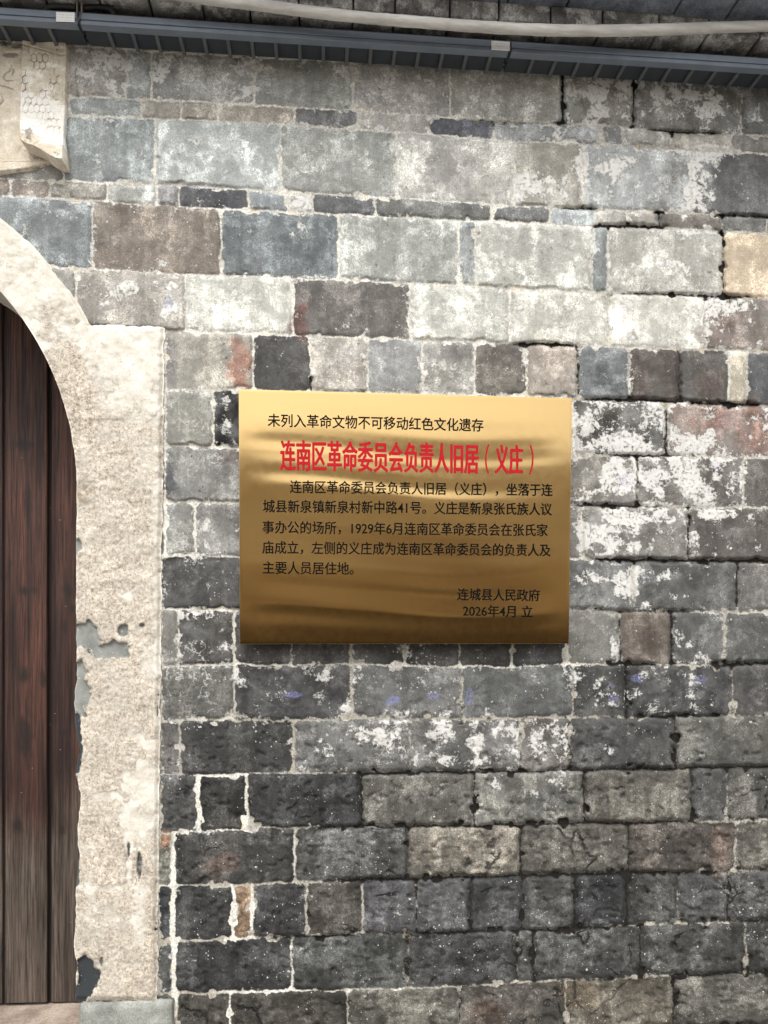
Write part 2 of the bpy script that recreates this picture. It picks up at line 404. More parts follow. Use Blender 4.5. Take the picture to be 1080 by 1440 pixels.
LINES = [  # courses from the top: boundary below each one, then its joints with colour and lime of the brick on their right
 [(0, 66), (100, 64), (240, 73), (360, 80), (540, 88), (720, 92), (1080, 105)],
 [(0, 132), (100, 136), (200, 139), (360, 148), (500, 156), (630, 165), (720, 172), (800, 174), (880, 179), (960, 186), (1080, 190)],
 [(0, 160), (100, 163), (200, 166), (360, 173), (500, 182), (600, 189), (720, 199), (850, 203), (960, 210), (1080, 217)],
 [(0, 250), (70, 255), (215, 259), (360, 268), (550, 278), (720, 289), (815, 294), (970, 300), (1080, 305)],
 [(0, 275), (130, 283), (200, 288), (310, 294), (470, 302), (590, 307), (720, 313), (770, 315), (920, 320), (1000, 325), (1080, 329)],
 [(0, 372), (130, 379), (310, 388), (480, 394), (640, 401), (720, 406), (850, 411), (1010, 417), (1080, 420)],
 [(0, 452), (100, 457), (230, 466), (360, 470), (500, 474), (600, 478), (720, 483), (855, 488), (990, 492), (1080, 495)],
 [(0, 541), (230, 549), (335, 549), (560, 553), (815, 560), (950, 565), (1080, 571)],
 [(0, 622), (230, 627), (335, 630), (580, 636), (810, 640), (1080, 643)],
 [(0, 704), (230, 706), (335, 707), (805, 711), (1080, 714)],
 [(0, 780), (230, 782), (335, 783), (805, 786), (900, 788), (1080, 790)],
 [(0, 856), (230, 857), (335, 858), (805, 857), (950, 861), (1080, 862)],
 [(0, 938), (230, 937), (335, 933), (360, 936), (500, 935), (640, 938), (720, 938), (800, 934), (870, 933), (1000, 937), (1080, 933)],
 [(0, 1014), (230, 1013), (500, 1011), (720, 1010), (800, 1008), (1080, 1007)],
 [(0, 1092), (230, 1090), (360, 1087), (510, 1087), (720, 1086), (800, 1083), (1080, 1080)],
 [(0, 1176), (230, 1172), (290, 1168), (360, 1165), (500, 1163), (720, 1160), (820, 1158), (1000, 1155), (1080, 1153)],
 [(0, 1252), (250, 1245), (360, 1243), (510, 1237), (570, 1236), (720, 1232), (900, 1228), (1080, 1223)],
 [(0, 1332), (250, 1325), (330, 1321), (360, 1319), (500, 1313), (640, 1312), (720, 1308), (800, 1307), (900, 1301), (960, 1299), (1080, 1294)],
 [(0, 1408), (250, 1398), (360, 1394), (570, 1390), (720, 1382), (900, 1374), (1080, 1367)],
 [(0, 1487), (250, 1475), (540, 1463), (720, 1456), (1080, 1440)],
]
# (left joint, (r,g,b) as it looks, lime)
B = [
 [(97, 150, 146, 141, .48), (178, 140, 146, 149, .32), (213, 140, 140, 140, .40), (357, 141, 143, 140, .27), (497, 149, 147, 145, .33), (633, 152, 152, 147, .25), (791, 120, 116, 110, .55), (890, 110, 108, 105, .52), (1043, 100, 100, 100, .25), (1190, 110, 110, 110, .3)],
 [(97, 142, 150, 152, .35), (199, 163, 158, 148, .3), (255, 150, 144, 134, .2), (307, 150, 142, 132, .2), (414, 100, 100, 104, .36), (503, 163, 160, 155, .42), (603, 88, 92, 103, .25), (694, 138, 143, 148, .42), (846, 112, 114, 117, .22), (875, 150, 150, 147, .42), (945, 160, 155, 145, .48), (1028, 115, 113, 110, .2), (1130, 120, 120, 115, .3)],
 [(-60, 140, 140, 138, .2), (90, 128, 138, 142, .3), (218, 162, 170, 172, .22), (395, 142, 147, 145, .22), (558, 163, 163, 161, .26), (723, 150, 147, 138, .40), (820, 152, 158, 163, .45), (973, 84, 85, 88, .20), (1130, 100, 100, 100, .3)],
 [(-40, 130, 118, 110, .2), (15, 128, 119, 112, .2), (70, 145, 142, 135, .2), (151, 166, 171, 169, .2), (222, 128, 129, 134, .3), (252, 82, 84, 92, .2), (349, 130, 141, 150, .3), (405, 150, 150, 150, .55), (440, 92, 95, 100, .3), (528, 108, 110, 110, .16), (692, 103, 106, 109, .12), (773, 146, 156, 163, .3), (837, 155, 152, 148, .4), (882, 168, 163, 158, .4), (926, 110, 105, 100, .2), (1015, 95, 95, 95, .12), (1078, 100, 100, 98, .2)],
 [(-30, 120, 130, 136, .2), (130, 126, 116, 106, .17), (311, 104, 114, 120, .2), (477, 150, 155, 152, .22), (645, 130, 138, 141, .2), (669, 173, 175, 170, .22), (833, 132, 142, 146, .22), (855, 168, 168, 162, .35), (1016, 196, 176, 146, .05), (1150, 150, 150, 145, .3)],
 [(0, 150, 150, 145, .2), (107, 148, 143, 136, .22), (261, 186, 188, 181, .22), (412, 106, 102, 100, .15), (577, 180, 182, 176, .32), (717, 180, 180, 171, .33), (855, 191, 191, 183, .3), (990, 122, 112, 106, .36), (1140, 130, 125, 120, .3)],
 [(60, 150, 150, 140, .2), (232, 158, 155, 144, .22), (356, 76, 75, 76, .12), (436, 152, 147, 141, .36), (517, 143, 147, 150, .3), (593, 146, 146, 143, .42), (668, 102, 97, 92, .2), (740, 150, 140, 131, .25), (812, 106, 112, 118, .22), (885, 84, 75, 72, .2), (955, 85, 82, 80, .15), (1026, 178, 170, 151, 0), (1051, 88, 92, 97, .1), (1130, 100, 100, 100, .2)],
 [(80, 140, 140, 138, .2), (232, 143, 146, 141, .15), (300, 38, 38, 41, .36), (420, 90, 90, 90, .3), (580, 100, 100, 100, .3), (740, 75, 72, 70, .4), (806, 72, 70, 68, .55), (936, 132, 110, 102, .42), (1125, 120, 110, 105, .3)],
 [(60, 130, 130, 130, .2), (232, 125, 129, 132, .22), (400, 110, 112, 112, .3), (560, 110, 112, 112, .3), (740, 118, 114, 109, .45), (896, 98, 93, 90, .55), (1046, 98, 96, 94, .16), (1200, 100, 98, 96, .2)],
 [(80, 120, 122, 122, .2), (232, 120, 125, 123, .17), (275, 108, 111, 113, .28), (400, 110, 110, 110, .3), (560, 110, 110, 110, .3), (735, 125, 125, 124, .4), (817, 108, 107, 104, .45), (968, 88, 84, 82, .32), (1180, 95, 93, 90, .2)],
 [(60, 75, 77, 80, .2), (226, 68, 69, 73, .17), (400, 80, 80, 82, .2), (560, 85, 85, 87, .2), (730, 92, 96, 101, .38), (892, 78, 82, 86, .22), (1036, 96, 96, 97, .08), (1180, 95, 95, 95, .1)],
 [(80, 110, 110, 108, .2), (226, 114, 115, 112, .2), (251, 66, 65, 66, .3), (330, 72, 72, 75, .1), (410, 68, 68, 72, .1), (493, 66, 66, 68, .18), (570, 58, 58, 60, .28), (646, 62, 61, 61, .08), (720, 62, 63, 68, .12), (796, 106, 108, 107, .15), (871, 97, 86, 78, .10), (944, 82, 86, 89, .25), (1019, 80, 83, 86, .08), (1095, 90, 90, 90, .1)],
 [(60, 88, 90, 88, .1), (226, 88, 90, 88, .10), (330, 62, 62, 67, .27), (495, 88, 92, 96, .26), (650, 80, 86, 91, .15), (806, 57, 58, 61, .24), (880, 57, 58, 62, .24), (1030, 76, 76, 79, .1), (1180, 80, 80, 80, .1)],
 [(80, 75, 75, 75, .2), (226, 74, 74, 76, .2), (252, 57, 58, 61, .08), (413, 86, 88, 91, .3), (577, 80, 81, 83, .45), (732, 80, 78, 76, .35), (801, 62, 63, 67, .14), (950, 82, 83, 81, .08), (1100, 80, 80, 80, .1)],
 [(60, 70, 70, 74, .1), (224, 68, 70, 74, .1), (278, 48, 48, 49, .03), (348, 50, 52, 57, .07), (508, 88, 88, 84, .1), (667, 98, 100, 96, .2), (822, 87, 85, 79, .08), (972, 70, 72, 76, .05), (1022, 75, 75, 73, .05), (1170, 80, 80, 78, .05)],
 [(60, 80, 80, 78, .1), (222, 108, 108, 98, .1), (244, 62, 62, 63, .05), (414, 72, 75, 78, .08), (573, 106, 101, 90, .08), (732, 84, 83, 77, .05), (882, 75, 69, 65, .05), (1034, 83, 82, 77, .05), (1190, 80, 80, 76, .05)],
 [(60, 60, 62, 66, .1), (222, 50, 55, 64, .1), (244, 55, 56, 60, .06), (327, 138, 102, 62, .0), (354, 55, 57, 62, .08), (431, 68, 66, 62, .05), (510, 74, 77, 88, .11), (586, 77, 80, 89, .08), (662, 60, 64, 71, .07), (734, 68, 71, 74, .06), (808, 50, 54, 62, .06), (880, 60, 62, 64, .05), (953, 70, 72, 77, .06), (1024, 66, 67, 72, .06), (1100, 70, 70, 72, .05)],
 [(60, 55, 58, 60, .2), (222, 50, 56, 58, .28), (244, 52, 54, 58, .05), (411, 62, 67, 69, .06), (572, 58, 60, 64, .06), (727, 74, 76, 77, .02), (751, 61, 63, 66, .06), (901, 62, 64, 65, .06), (1048, 56, 58, 60, .05), (1200, 60, 62, 62, .05)],
 [(60, 74, 72, 66, .1), (247, 72, 70, 65, .05), (323, 66, 64, 60, .05), (489, 82, 82, 75, .05), (646, 74, 70, 66, .05), (797, 90, 84, 72, .06), (947, 78, 78, 74, .05), (1100, 80, 78, 74, .05)],
]
rng = random.Random(4)
# the wall goes on below and beside the picture
while LINES[-1][0][1] < 1830:
    LINES.append([(x, y + 77 - .005 * x) for x, y in LINES[-1]])
    j = rng.uniform(-30, 60); row = []
    while j < 1150:
        q = rng.uniform(62, 92); row.append((j, q, q, q * rng.uniform(.92, 1.04), .08)); j += rng.choice((158, 156, 80))
    B.append(row)
for row in B:
    q0 = row[0][0]; q1 = max(row[-1][0], 1100)
    while q1 < 2400:
        q1 += rng.choice((160, 150, 78)); c = rng.uniform(.8, 1.2); r = row[-1]
        row.append((q1, r[1] * c, r[2] * c, r[3] * c, r[4]))
    while q0 > -1400:
        q0 -= rng.choice((160, 150, 78)); c = rng.uniform(.85, 1.15); r = row[0]
        row.insert(0, (q0, r[1] * c, r[2] * c, r[3] * c, r[4]))

def dense(a, b, step, lo, hi, cs):
    f = np.arange(a, b, step)
    l = a - np.arange(1, 400) * cs; l = l[l > lo][::-1]; h = f[-1] + np.arange(1, 400) * cs; h = h[h < hi]
    return np.concatenate([[lo], l, f, h, [hi]])
ug = dense(-30, 1115, 1.9, -1250, 2300, 14.0)
vg = dense(40, 1470, 1.9, -60, 1775, 9.0)
UU, VV = np.meshgrid(ug, vg)
# wobble of the brick outlines
wamp = .55 + .45 * sst(850, 1080, VV)
wu = UU + wamp * 5.0 * (fbm(UU / 22, VV / 22, 11, 3) - .5) + 2.6 * (vn(UU / 6, VV / 6, 15) - .5)
wv = VV + wamp * 5.0 * (fbm(UU / 26, VV / 20, 21, 3) - .5) + 2.6 * (vn(UU / 6, VV / 6, 25) - .5)
bl = [np.interp(wu, [p[0] for p in l], [p[1] for p in l]) for l in LINES]
# linear run-out beside the picture
for k, l in enumerate(LINES):
    sr = (l[-1][1] - l[0][1]) / 1080.0
    bl[k] = bl[k] + sr * (np.maximum(wu - 1080, 0) + np.minimum(wu, 0))
edge = np.full(UU.shape, -6.0); base = np.zeros(UU.shape + (3,)); lime = np.zeros(UU.shape); rid = np.zeros(UU.shape); hb = np.zeros(UU.shape)
base[:] = s2l((120, 110, 100)) * .6
for k in range(len(LINES) - 1):
    t, b = bl[k], bl[k + 1]
    js = np.array([r[0] for r in B[k]], float)
    idx = np.searchsorted(js, wu) - 1
    inb = (wv >= t) & (wv < b) & (idx >= 0) & (idx < len(js) - 1)
    ii = np.clip(idx, 0, len(js) - 2)
    cols = grey(np.array([s2l(r[1:4]) for r in B[k]]), .62 if k < 7 else .42) * (1.05 if k < 9 else 1.14 if k < 13 else 1.26) * ([1.02, 1.0, .955] if k < 7 else [1.035, 1.0, .93]); lm = np.array([r[4] for r in B[k]]) * (.72 if k < 4 else .9)
    n = len(js)
    gx0 = np.array([rng.uniform(.6, 2.1) for _ in range(n)]); gx1 = np.array([rng.uniform(.6, 2.1) for _ in range(n)])
    gy0 = np.array([rng.uniform(.6, 1.9) for _ in range(n)]); gy1 = np.array([rng.uniform(.6, 1.9) for _ in range(n)])
    rr = np.array([rng.uniform(3, 8) for _ in range(n)]); offs = np.array([rng.uniform(-.0022, .0022) for _ in range(n)])
    tx = np.array([rng.gauss(0, .00003) for _ in range(n)]); ty = np.array([rng.gauss(0, .00004) for _ in range(n)])
    if k >= 15:                                  # the narrow closers beside the door surround have broad pale joints
        for q in range(n):
            if abs(js[q] - 244) < 4: gx0[q] = 3.4
            if abs(js[q] - 222) < 3: gx1[q] = 4.0
            if abs(js[q] - 327) < 2: gx0[q] = gx1[q] = 3
    if k == 14:
        for q in range(n):
            if abs(js[q] - 278) < 2: gx0[q] = 5; gx1[q] = 3; gy0[q] = 3
    l = js[ii] + gx0[ii]; r = js[ii + 1] - gx1[ii]; tt = t + gy0[ii]; bb = b - gy1[ii]
    R = np.minimum(rr[ii], .32 * (bb - tt))
    cx, cy = (l + r) / 2, (tt + bb) / 2
    dx = np.abs(wu - cx) - (r - l) / 2 + R; dy = np.abs(wv - cy) - (bb - tt) / 2 + R
    sd = R - np.hypot(np.maximum(dx, 0), np.maximum(dy, 0)) - np.minimum(np.maximum(dx, dy), 0)
    edge = np.where(inb, sd, edge); base[inb] = cols[ii][inb]; lime = np.where(inb, lm[ii], lime)
    rid = np.where(inb, _h(ii + 0., ii * 0. + k, 77), rid)
    hb = np.where(inb, offs[ii] + tx[ii] * (wu - cx) + ty[ii] * (wv - cy), hb)
# chips off the arrises
edge = edge - (5 + 6 * sst(850, 1080, VV)) * sst(.60, .82, fbm(UU / 15, VV / 15, 31, 3)) * sst(13, 2, edge)
jit = fbm(UU / 40, VV / 40, 41, 3) - .5
base *= ((1 + .34 * jit) * (1 + .16 * sst(330, 180, VV)))[..., None]
nz = fbm(UU / 16, VV / 16, 51, 4)
def splat(u, v, ru, rv, hard=.9):
    d = np.sqrt(((UU - u) / ru) ** 2 + ((VV - v) / rv) ** 2) + (nz - .5) * hard
    return sst(1.25, .55, d)
for (u, v, ru, rv, c, k) in [   # stains the bricks themselves have
 (338, 512, 17, 34, (168, 106, 82), .9), (420, 452, 13, 28, (108, 62, 56), .85), (1012, 590, 42, 22, (122, 86, 77), .75), (1066, 602, 24, 36, (136, 96, 82), .7),
 (1005, 466, 34, 24, (104, 80, 73), .6), (318, 1214, 24, 17, (88, 64, 52), .5), (1012, 1196, 17, 32, (98, 74, 62), .5), (231, 1180, 12, 14, (178, 122, 82), .9),
 (690, 1425, 26, 20, (98, 72, 56), .45), (812, 1395, 28, 24, (104, 86, 58), .5), (325, 642, 20, 20, (92, 70, 65), .6), (1000, 545, 20, 24, (92, 70, 64), .5),
 (575, 232, 17, 44, (180, 182, 177), .75), (690, 252, 38, 30, (186, 184, 178), .55), (640, 232, 36, 40, (148, 147, 147), .5), (180, 350, 30, 25, (140, 130, 122), .4),
 (655, 440, 13, 44, (218, 218, 212), .8), (733, 446, 10, 44, (214, 214, 208), .7), (873, 452, 16, 40, (222, 222, 216), .8), (595, 440, 9, 40, (205, 206, 200), .6),
 (200, 352, 40, 14, (118, 108, 98), .4), (240, 510, 9, 40, (112, 108, 120), .6), (232, 690, 16, 50, (84, 85, 92), .7), (236, 668, 10, 24, (60, 62, 70), .7),
 (845, 525, 14, 20, (66, 70, 78), .7), (870, 545, 22, 12, (60, 62, 66), .6), (940, 280, 30, 30, (92, 92, 92), .6), (955, 240, 16, 30, (96, 95, 93), .6),
 (640, 510, 10, 26, (100, 98, 98), .5), (655, 505, 8, 18, (96, 94, 94), .5), (170, 428, 40, 30, (136, 129, 124), .5), (560, 440, 16, 30, (92, 88, 86), .5),
 (590, 975, 30, 14, (104, 104, 100), .4), (1035, 690, 50, 26, (86, 78, 76), .4), (1014, 745, 46, 30, (80, 76, 75), .4), (890, 760, 26, 26, (100, 98, 95), .4),
 (905, 905, 20, 24, (78, 66, 60), .5), (1060, 960, 20, 20, (66, 66, 70), .5), (855, 1050, 60, 20, (56, 57, 60), .4), (640, 1195, 20, 20, (122, 112, 94), .4),
 (545, 1270, 22, 24, (92, 94, 102), .5), (770, 1125, 40, 14, (76, 79, 84), .5), (650, 350, 0.1, 1, (1, 1, 1), 0), (230, 1210, 12, 24, (100, 108, 98), .5)]:
    if k: 
        m = splat(u, v, ru, rv, 1.5) * k * .85; base = base * (1 - m[..., None]) + grey(s2l(c), .66) * 1.05 * [1.02, 1.0, .955] * m[..., None]
for (u, v, ru, rv, k) in [      # lime bloom, where the photograph shows it
 (125, 92, 60, 22, .3), (165, 108, 24, 28, .3), (228, 95, 14, 22, .4), (342, 96, 24, 14, .45), (320, 130, 60, 12, .2), (445, 100, 30, 8, .25), (575, 130, 40, 25, .22), (520, 130, 20, 25, .2), (668, 115, 24, 10, .25),
 (860, 120, 60, 36, .28), (820, 145, 34, 25, .2), (965, 125, 60, 34, .3), (1000, 150, 30, 20, .3), (1060, 165, 14, 20, .25),
 (850, 235, 50, 38, .26), (760, 262, 38, 22, .34), (988, 262, 24, 46, .55), (770, 192, 70, 10, .2), (735, 265, 12, 30, .35), (1000, 215, 50, 9, .3), (360, 290, 20, 4, .2), (425, 286, 14, 12, .7), (330, 250, 50, 18, .18), (270, 200, 50, 20, .14),
 (965, 350, 46, 34, .3), (880, 345, 24, 16, .2), (985, 445, 20, 40, .3), (1005, 435, 18, 26, .45), (1050, 430, 30, 8, .3), (45, 350, 30, 20, .3), (85, 300, 30, 14, .2),
 (165, 415, 34, 26, .62), (240, 432, 12, 28, .8), (195, 400, 60, 6, .4), (480, 462, 40, 10, .4), (545, 462, 20, 5, .4), (225, 372, 30, 10, .3), (190, 330, 10, 10, .3),
 (862, 625, 56, 20, .55), (830, 600, 14, 30, .3), (915, 580, 18, 14, .4), (965, 628, 44, 18, .72), (945, 596, 20, 14, .4), (900, 632, 30, 14, .5), (1000, 610, 14, 8, .4),
 (870, 680, 22, 32, .85), (945, 668, 46, 24, .5), (985, 690, 26, 26, .4), (920, 710, 26, 14, .4), (1010, 658, 10, 24, .3), (830, 700, 14, 14, .2),
 (830, 755, 18, 30, .62), (858, 748, 24, 30, .5), (905, 730, 50, 8, .5), (870, 772, 30, 12, .5), (1010, 724, 40, 6, .85), (975, 768, 12, 18, .6), (890, 745, 10, 24, .2),
 (880, 830, 16, 24, .6), (905, 812, 20, 20, .5), (898, 852, 18, 10, .5), (940, 808, 30, 7, .4), (995, 802, 6, 14, .6), (1000, 830, 8, 5, .4), (830, 815, 26, 8, .3), (850, 848, 10, 10, .3),
 (865, 895, 7, 34, .5), (955, 900, 22, 18, .45), (960, 925, 40, 8, .5), (890, 880, 20, 10, .25), (1000, 870, 40, 4, .4), (1020, 900, 5, 30, .4), (872, 910, 6, 24, .3),
 (345, 955, 26, 22, .3), (455, 950, 18, 10, .4), (485, 1000, 10, 14, .5), (618, 955, 30, 8, .4), (632, 972, 24, 10, .4), (540, 1008, 40, 10, .4), (640, 1005, 30, 8, .4), (685, 1000, 10, 8, .5), (790, 950, 20, 14, .4),
 (535, 1040, 26, 16, .65), (500, 1040, 20, 16, .4), (460, 1060, 16, 18, .35), (560, 1060, 14, 12, .35), (565, 1025, 12, 14, .3),
 (668, 1046, 18, 16, .65), (710, 1055, 16, 16, .6), (705, 1030, 24, 12, .45), (620, 1030, 20, 14, .4), (600, 1068, 14, 10, .35), (640, 1070, 40, 8, .3), (690, 1070, 20, 8, .4), (725, 1040, 8, 34, .4),
 (785, 1030, 14, 18, .55), (755, 1045, 20, 16, .4), (760, 1065, 12, 8, .4), (800, 1040, 5, 40, .5),
 (970, 955, 24, 10, .45), (978, 975, 16, 14, .55), (862, 985, 12, 12, .7), (890, 975, 12, 10, .65), (950, 990, 8, 8, .5), (840, 975, 6, 14, .5), (1005, 990, 5, 10, .5), (855, 955, 12, 5, .35), (900, 952, 10, 8, .45),
 (850, 1060, 10, 14, .3), (840, 1075, 10, 10, .5), (880, 1035, 12, 5, .4), (1000, 1040, 16, 8, .3), (1060, 1018, 14, 5, .4),
 (690, 1108, 18, 18, .42), (675, 1120, 8, 14, .4), (780, 1092, 26, 10, .5), (620, 1096, 14, 8, .3), (735, 1105, 60, 14, .2), (490, 1090, 40, 6, .15), (825, 1135, 8, 20, .3),
 (312, 580, 14, 26, .4), (325, 612, 14, 14, .3), (322, 560, 12, 6, .3), (312, 905, 10, 10, .3), (262, 878, 14, 20, .28), (330, 880, 8, 24, .3), (305, 915, 22, 10, .34), (320, 808, 18, 7, .35), (292, 738, 8, 26, .5), (270, 790, 34, 5, .3), (250, 790, 4, 20, .3),
 (255, 688, 5, 22, .25), (318, 745, 20, 6, .2), (310, 1004, 20, 8, .3), (250, 1060, 6, 36, .4), (270, 1018, 40, 6, .3), (330, 1030, 30, 5, .2), (560, 1270, 8, 16, .2), (525, 1280, 10, 10, .18)]:
    lime = lime + splat(u, v, ru, rv, 1.6) * k * np.where(VV < 330, 1.05, np.where(VV > 940, .58, .64))
lime = np.where(edge > -3, lime, np.minimum(lime, .4))
blue = np.zeros(UU.shape)
for (u, v, ru, rv, k) in [(415, 977, 18, 7, .62), (397, 950, 8, 14, .5), (555, 986, 14, 9, .62), (612, 978, 16, 8, .6), (575, 965, 20, 8, .46), (660, 980, 8, 18, .58), (895, 954, 12, 8, .6), (862, 984, 12, 8, .6), (984, 955, 14, 10, .58), (975, 972, 12, 10, .52), (862, 964, 10, 4, .55),
  (880, 675, 16, 14, .55), (865, 706, 22, 8, .52), (1006, 655, 7, 18, .52), (915, 812, 26, 10, .5), (236, 425, 10, 16, .6), (858, 447, 3, 7, .8), (762, 918, 10, 5, .55), (742, 975, 8, 10, .5), (970, 905, 12, 20, .42), (930, 800, 30, 6, .42), (955, 990, 14, 8, .46), (400, 945, 12, 6, .5), (1000, 735, 10, 20, .4)]:
    blue = np.maximum(blue, splat(u, v, ru, rv) * k)
speck = (.15 + 2.6 * sst(.45, .8, fbm(UU / 34, VV / 28, 63, 3))) * np.clip(.08 + (.10 * sst(600, 1000, VV) + .05 *  sst(1050, 1250, VV)), 0, 1)
mw = .90 - .50 * sst(800, 1120, VV) * np.maximum(sst(260, 520, UU), .38) - .12 * sst(780, 900, UU) + .22 * (fbm(UU / 60, VV / 30, 61, 3) - .5)
for (u, v, ru, rv, k) in [(791, 130, 9, 46, -.9), (890, 140, 9, 46, -.9), (1016, 370, 8, 55, -.8), (890, 318, 70, 8, -.6), (925, 307, 10, 12, -1), (815, 293, 30, 6, -.6), (700, 175, 110, 7, -.4), (960, 187, 60, 7, -.7), (1050, 305, 40, 6, -.7),
  (760, 485, 50, 6, -.7), (975, 416, 110, 6, -.9), (812, 530, 6, 40, -.5), (955, 530, 6, 40, -.6), (900, 562, 110, 6, -.6), (1020, 570, 60, 8, -.7), (936, 610, 7, 36, -.6), (900, 640, 70, 6, -.5), (860, 711, 70, 7, -.6), (896, 675, 8, 40, -.4), (968, 750, 7, 44, -.8),
  (930, 788, 90, 7, -.8), (1030, 788, 70, 7, -.8), (1036, 825, 7, 40, -.7), (890, 858, 130, 6, -.4), (871, 895, 7, 40, -.4), (945, 900, 8, 44, -.8), (1050, 933, 60, 9, -.8), (890, 935, 40, 8, -.7), (880, 970, 8, 44, -.9), (960, 1007, 60, 5, -.3), (950, 1045, 7, 44, -.7),
  (900, 1081, 120, 7, -.9), (1040, 1081, 60, 6, -.7), (640, 1087, 150, 6, -.6), (508, 1125, 8, 46, -1), (666, 1125, 8, 46, -1), (822, 1120, 7, 46, -.8), (760, 1160, 130, 8, -1), (560, 1164, 120, 6, -.6), (573, 1200, 8, 44, -1), (732, 1200, 8, 44, -1), (882, 1195, 8, 46, -1), (640, 1235, 180, 7, -.9), (860, 1228, 120, 7, -.5),
  (662, 1275, 7, 44, -.8), (734, 1270, 8, 44, -1), (808, 1268, 8, 44, -1), (880, 1265, 8, 44, -1), (953, 1280, 5, 34, .3), (411, 1355, 6, 44, .5), (510, 1275, 5, 36, .3), (431, 1275, 5, 36, .4), (355, 1285, 4, 40, .6), (340, 1320, 26, 6, .7), (327, 1285, 6, 44, .8),
  (751, 1345, 7, 44, -.8), (901, 1335, 7, 44, -.7), (1048, 1330, 5, 44, .4), (720, 1309, 120, 7, -.5), (950, 1300, 110, 5, .4), (460, 1392, 120, 5, .6), (600, 1390, 60, 5, .4), (730, 1384, 70, 7, .6), (900, 1374, 60, 5, .4), (797, 1415, 5, 40, .5), (489, 1430, 5, 40, .4), (323, 1430, 5, 40, .4), (947, 1410, 7, 40, -.7),
  (972, 1120, 6, 40, -.3), (1021, 1120, 6, 40, .5), (1034, 1195, 6, 40, .3), (1000, 1227, 70, 6, .3), (1030, 1155, 60, 6, .4), (646, 1355, 5, 30, -.4), (414, 1205, 5, 40, .5), (246, 1300, 8, 130, .6), (280, 1130, 8, 50, .6), (345, 1130, 6, 40, .5), (310, 1090, 60, 6, .4), (310, 1170, 60, 7, .3), (240, 1250, 20, 8, .5),
  (439, 540, 6, 12, -1.4), (436, 510, 5, 34, .4), (340, 1395, 70, 5, .3), (440, 1320, 90, 6, -.3), (700, 935, 400, 5, .35), (560, 1010, 300, 5, .15), (985, 990, 30, 5, .3)]:
    mw = mw + splat(u, v, ru, rv, .9) * k * (.55 if k > 0 else 1)
# cornice ledge above the first course is a rough mortar strip
ledge = wv < bl[0]
mw = np.where(ledge, .40 + .3 * nz, mw)
crack = .10 + .15 * sst(980, 1120, VV)
vein = .06 + .14 * sst(850, 960, VV) * sst(1120, 1060, VV) + .18 * sst(540, 600, VV) * sst(1000, 960, VV) * sst(360, 300, UU) + .12 * sst(560, 640, VV)
# relief of the wall face
ws = 1.0
depth = .0030 + .0085 * sst(.55, .10, mw)
prof = sst(-1.0, 5.0, edge)
H = hb * prof - depth * (1 - prof)
H += .0040 * (fbm(UU / 24, VV / 24, 71, 4) - .5) + .0016 * (fbm(UU / 7, VV / 7, 81, 3) - .5)
H -= .006 * sst(.62, .74, fbm(UU / 12, VV / 10, 87, 3)) * prof * sst(900, 1100, VV)
H += .0065 * (fbm(UU / 9, VV / 6, 85, 3) - .5) * sst(1060, 1200, VV) * prof
H += .010 * (fbm(UU / 300, VV / 300, 91, 2) - .5)
H = np.where(ledge, .010 + .012 * (fbm(UU / 30, VV / 10, 95, 4) - .3), H)
# openings and backing
rad = np.hypot(UU - HX, VV - VC)
hole = ((rad < RIN + 30) & (VV < VC)) | ((np.abs(UU - HX) < RIN + 26) & (VV >= VC))
cell = ~(hole[:-1, :-1] & hole[1:, 1:] & hole[1:, :-1] & hole[:-1, 1:])
W3 = P(UU, VV, H)
one = np.ones(UU.shape)
rawmesh('brickwork', W3.reshape(-1, 3), gridfaces(*UU.shape, keep=cell), M['brick'], house, True,
        {'base': np.concatenate([np.clip(base, 0, .9), one[..., None]], -1).reshape(-1, 4),
         'fx': np.stack([lime, speck, blue, edge], -1).reshape(-1, 4),
         'fx2': np.stack([mw, crack, vein, rid], -1).reshape(-1, 4)})
mb = MB()                                        # the body of the house behind the face
x0, x1 = float(P(-1250, 890)[0]), float(P(2300, 890)[0])
dl, dr = float(P(HX - RIN - 40, 890)[0]), float(P(HX + RIN + 30, 890)[0])
ztop = float(P(540, -58)[2]); zarch = float(P(HX, VC - RIN - 40)[2])
mb.box((x0, .03, -.02), (dl, .45, ztop)); mb.box((dr, .03, -.02), (x1, .45, ztop)); mb.box((dl, .03, zarch), (dr, .45, ztop))
mb.box((x0, .451, -.02), (x1, 4.3, ztop - .002))
mb.build('wall_core', M['corn_low'], house)

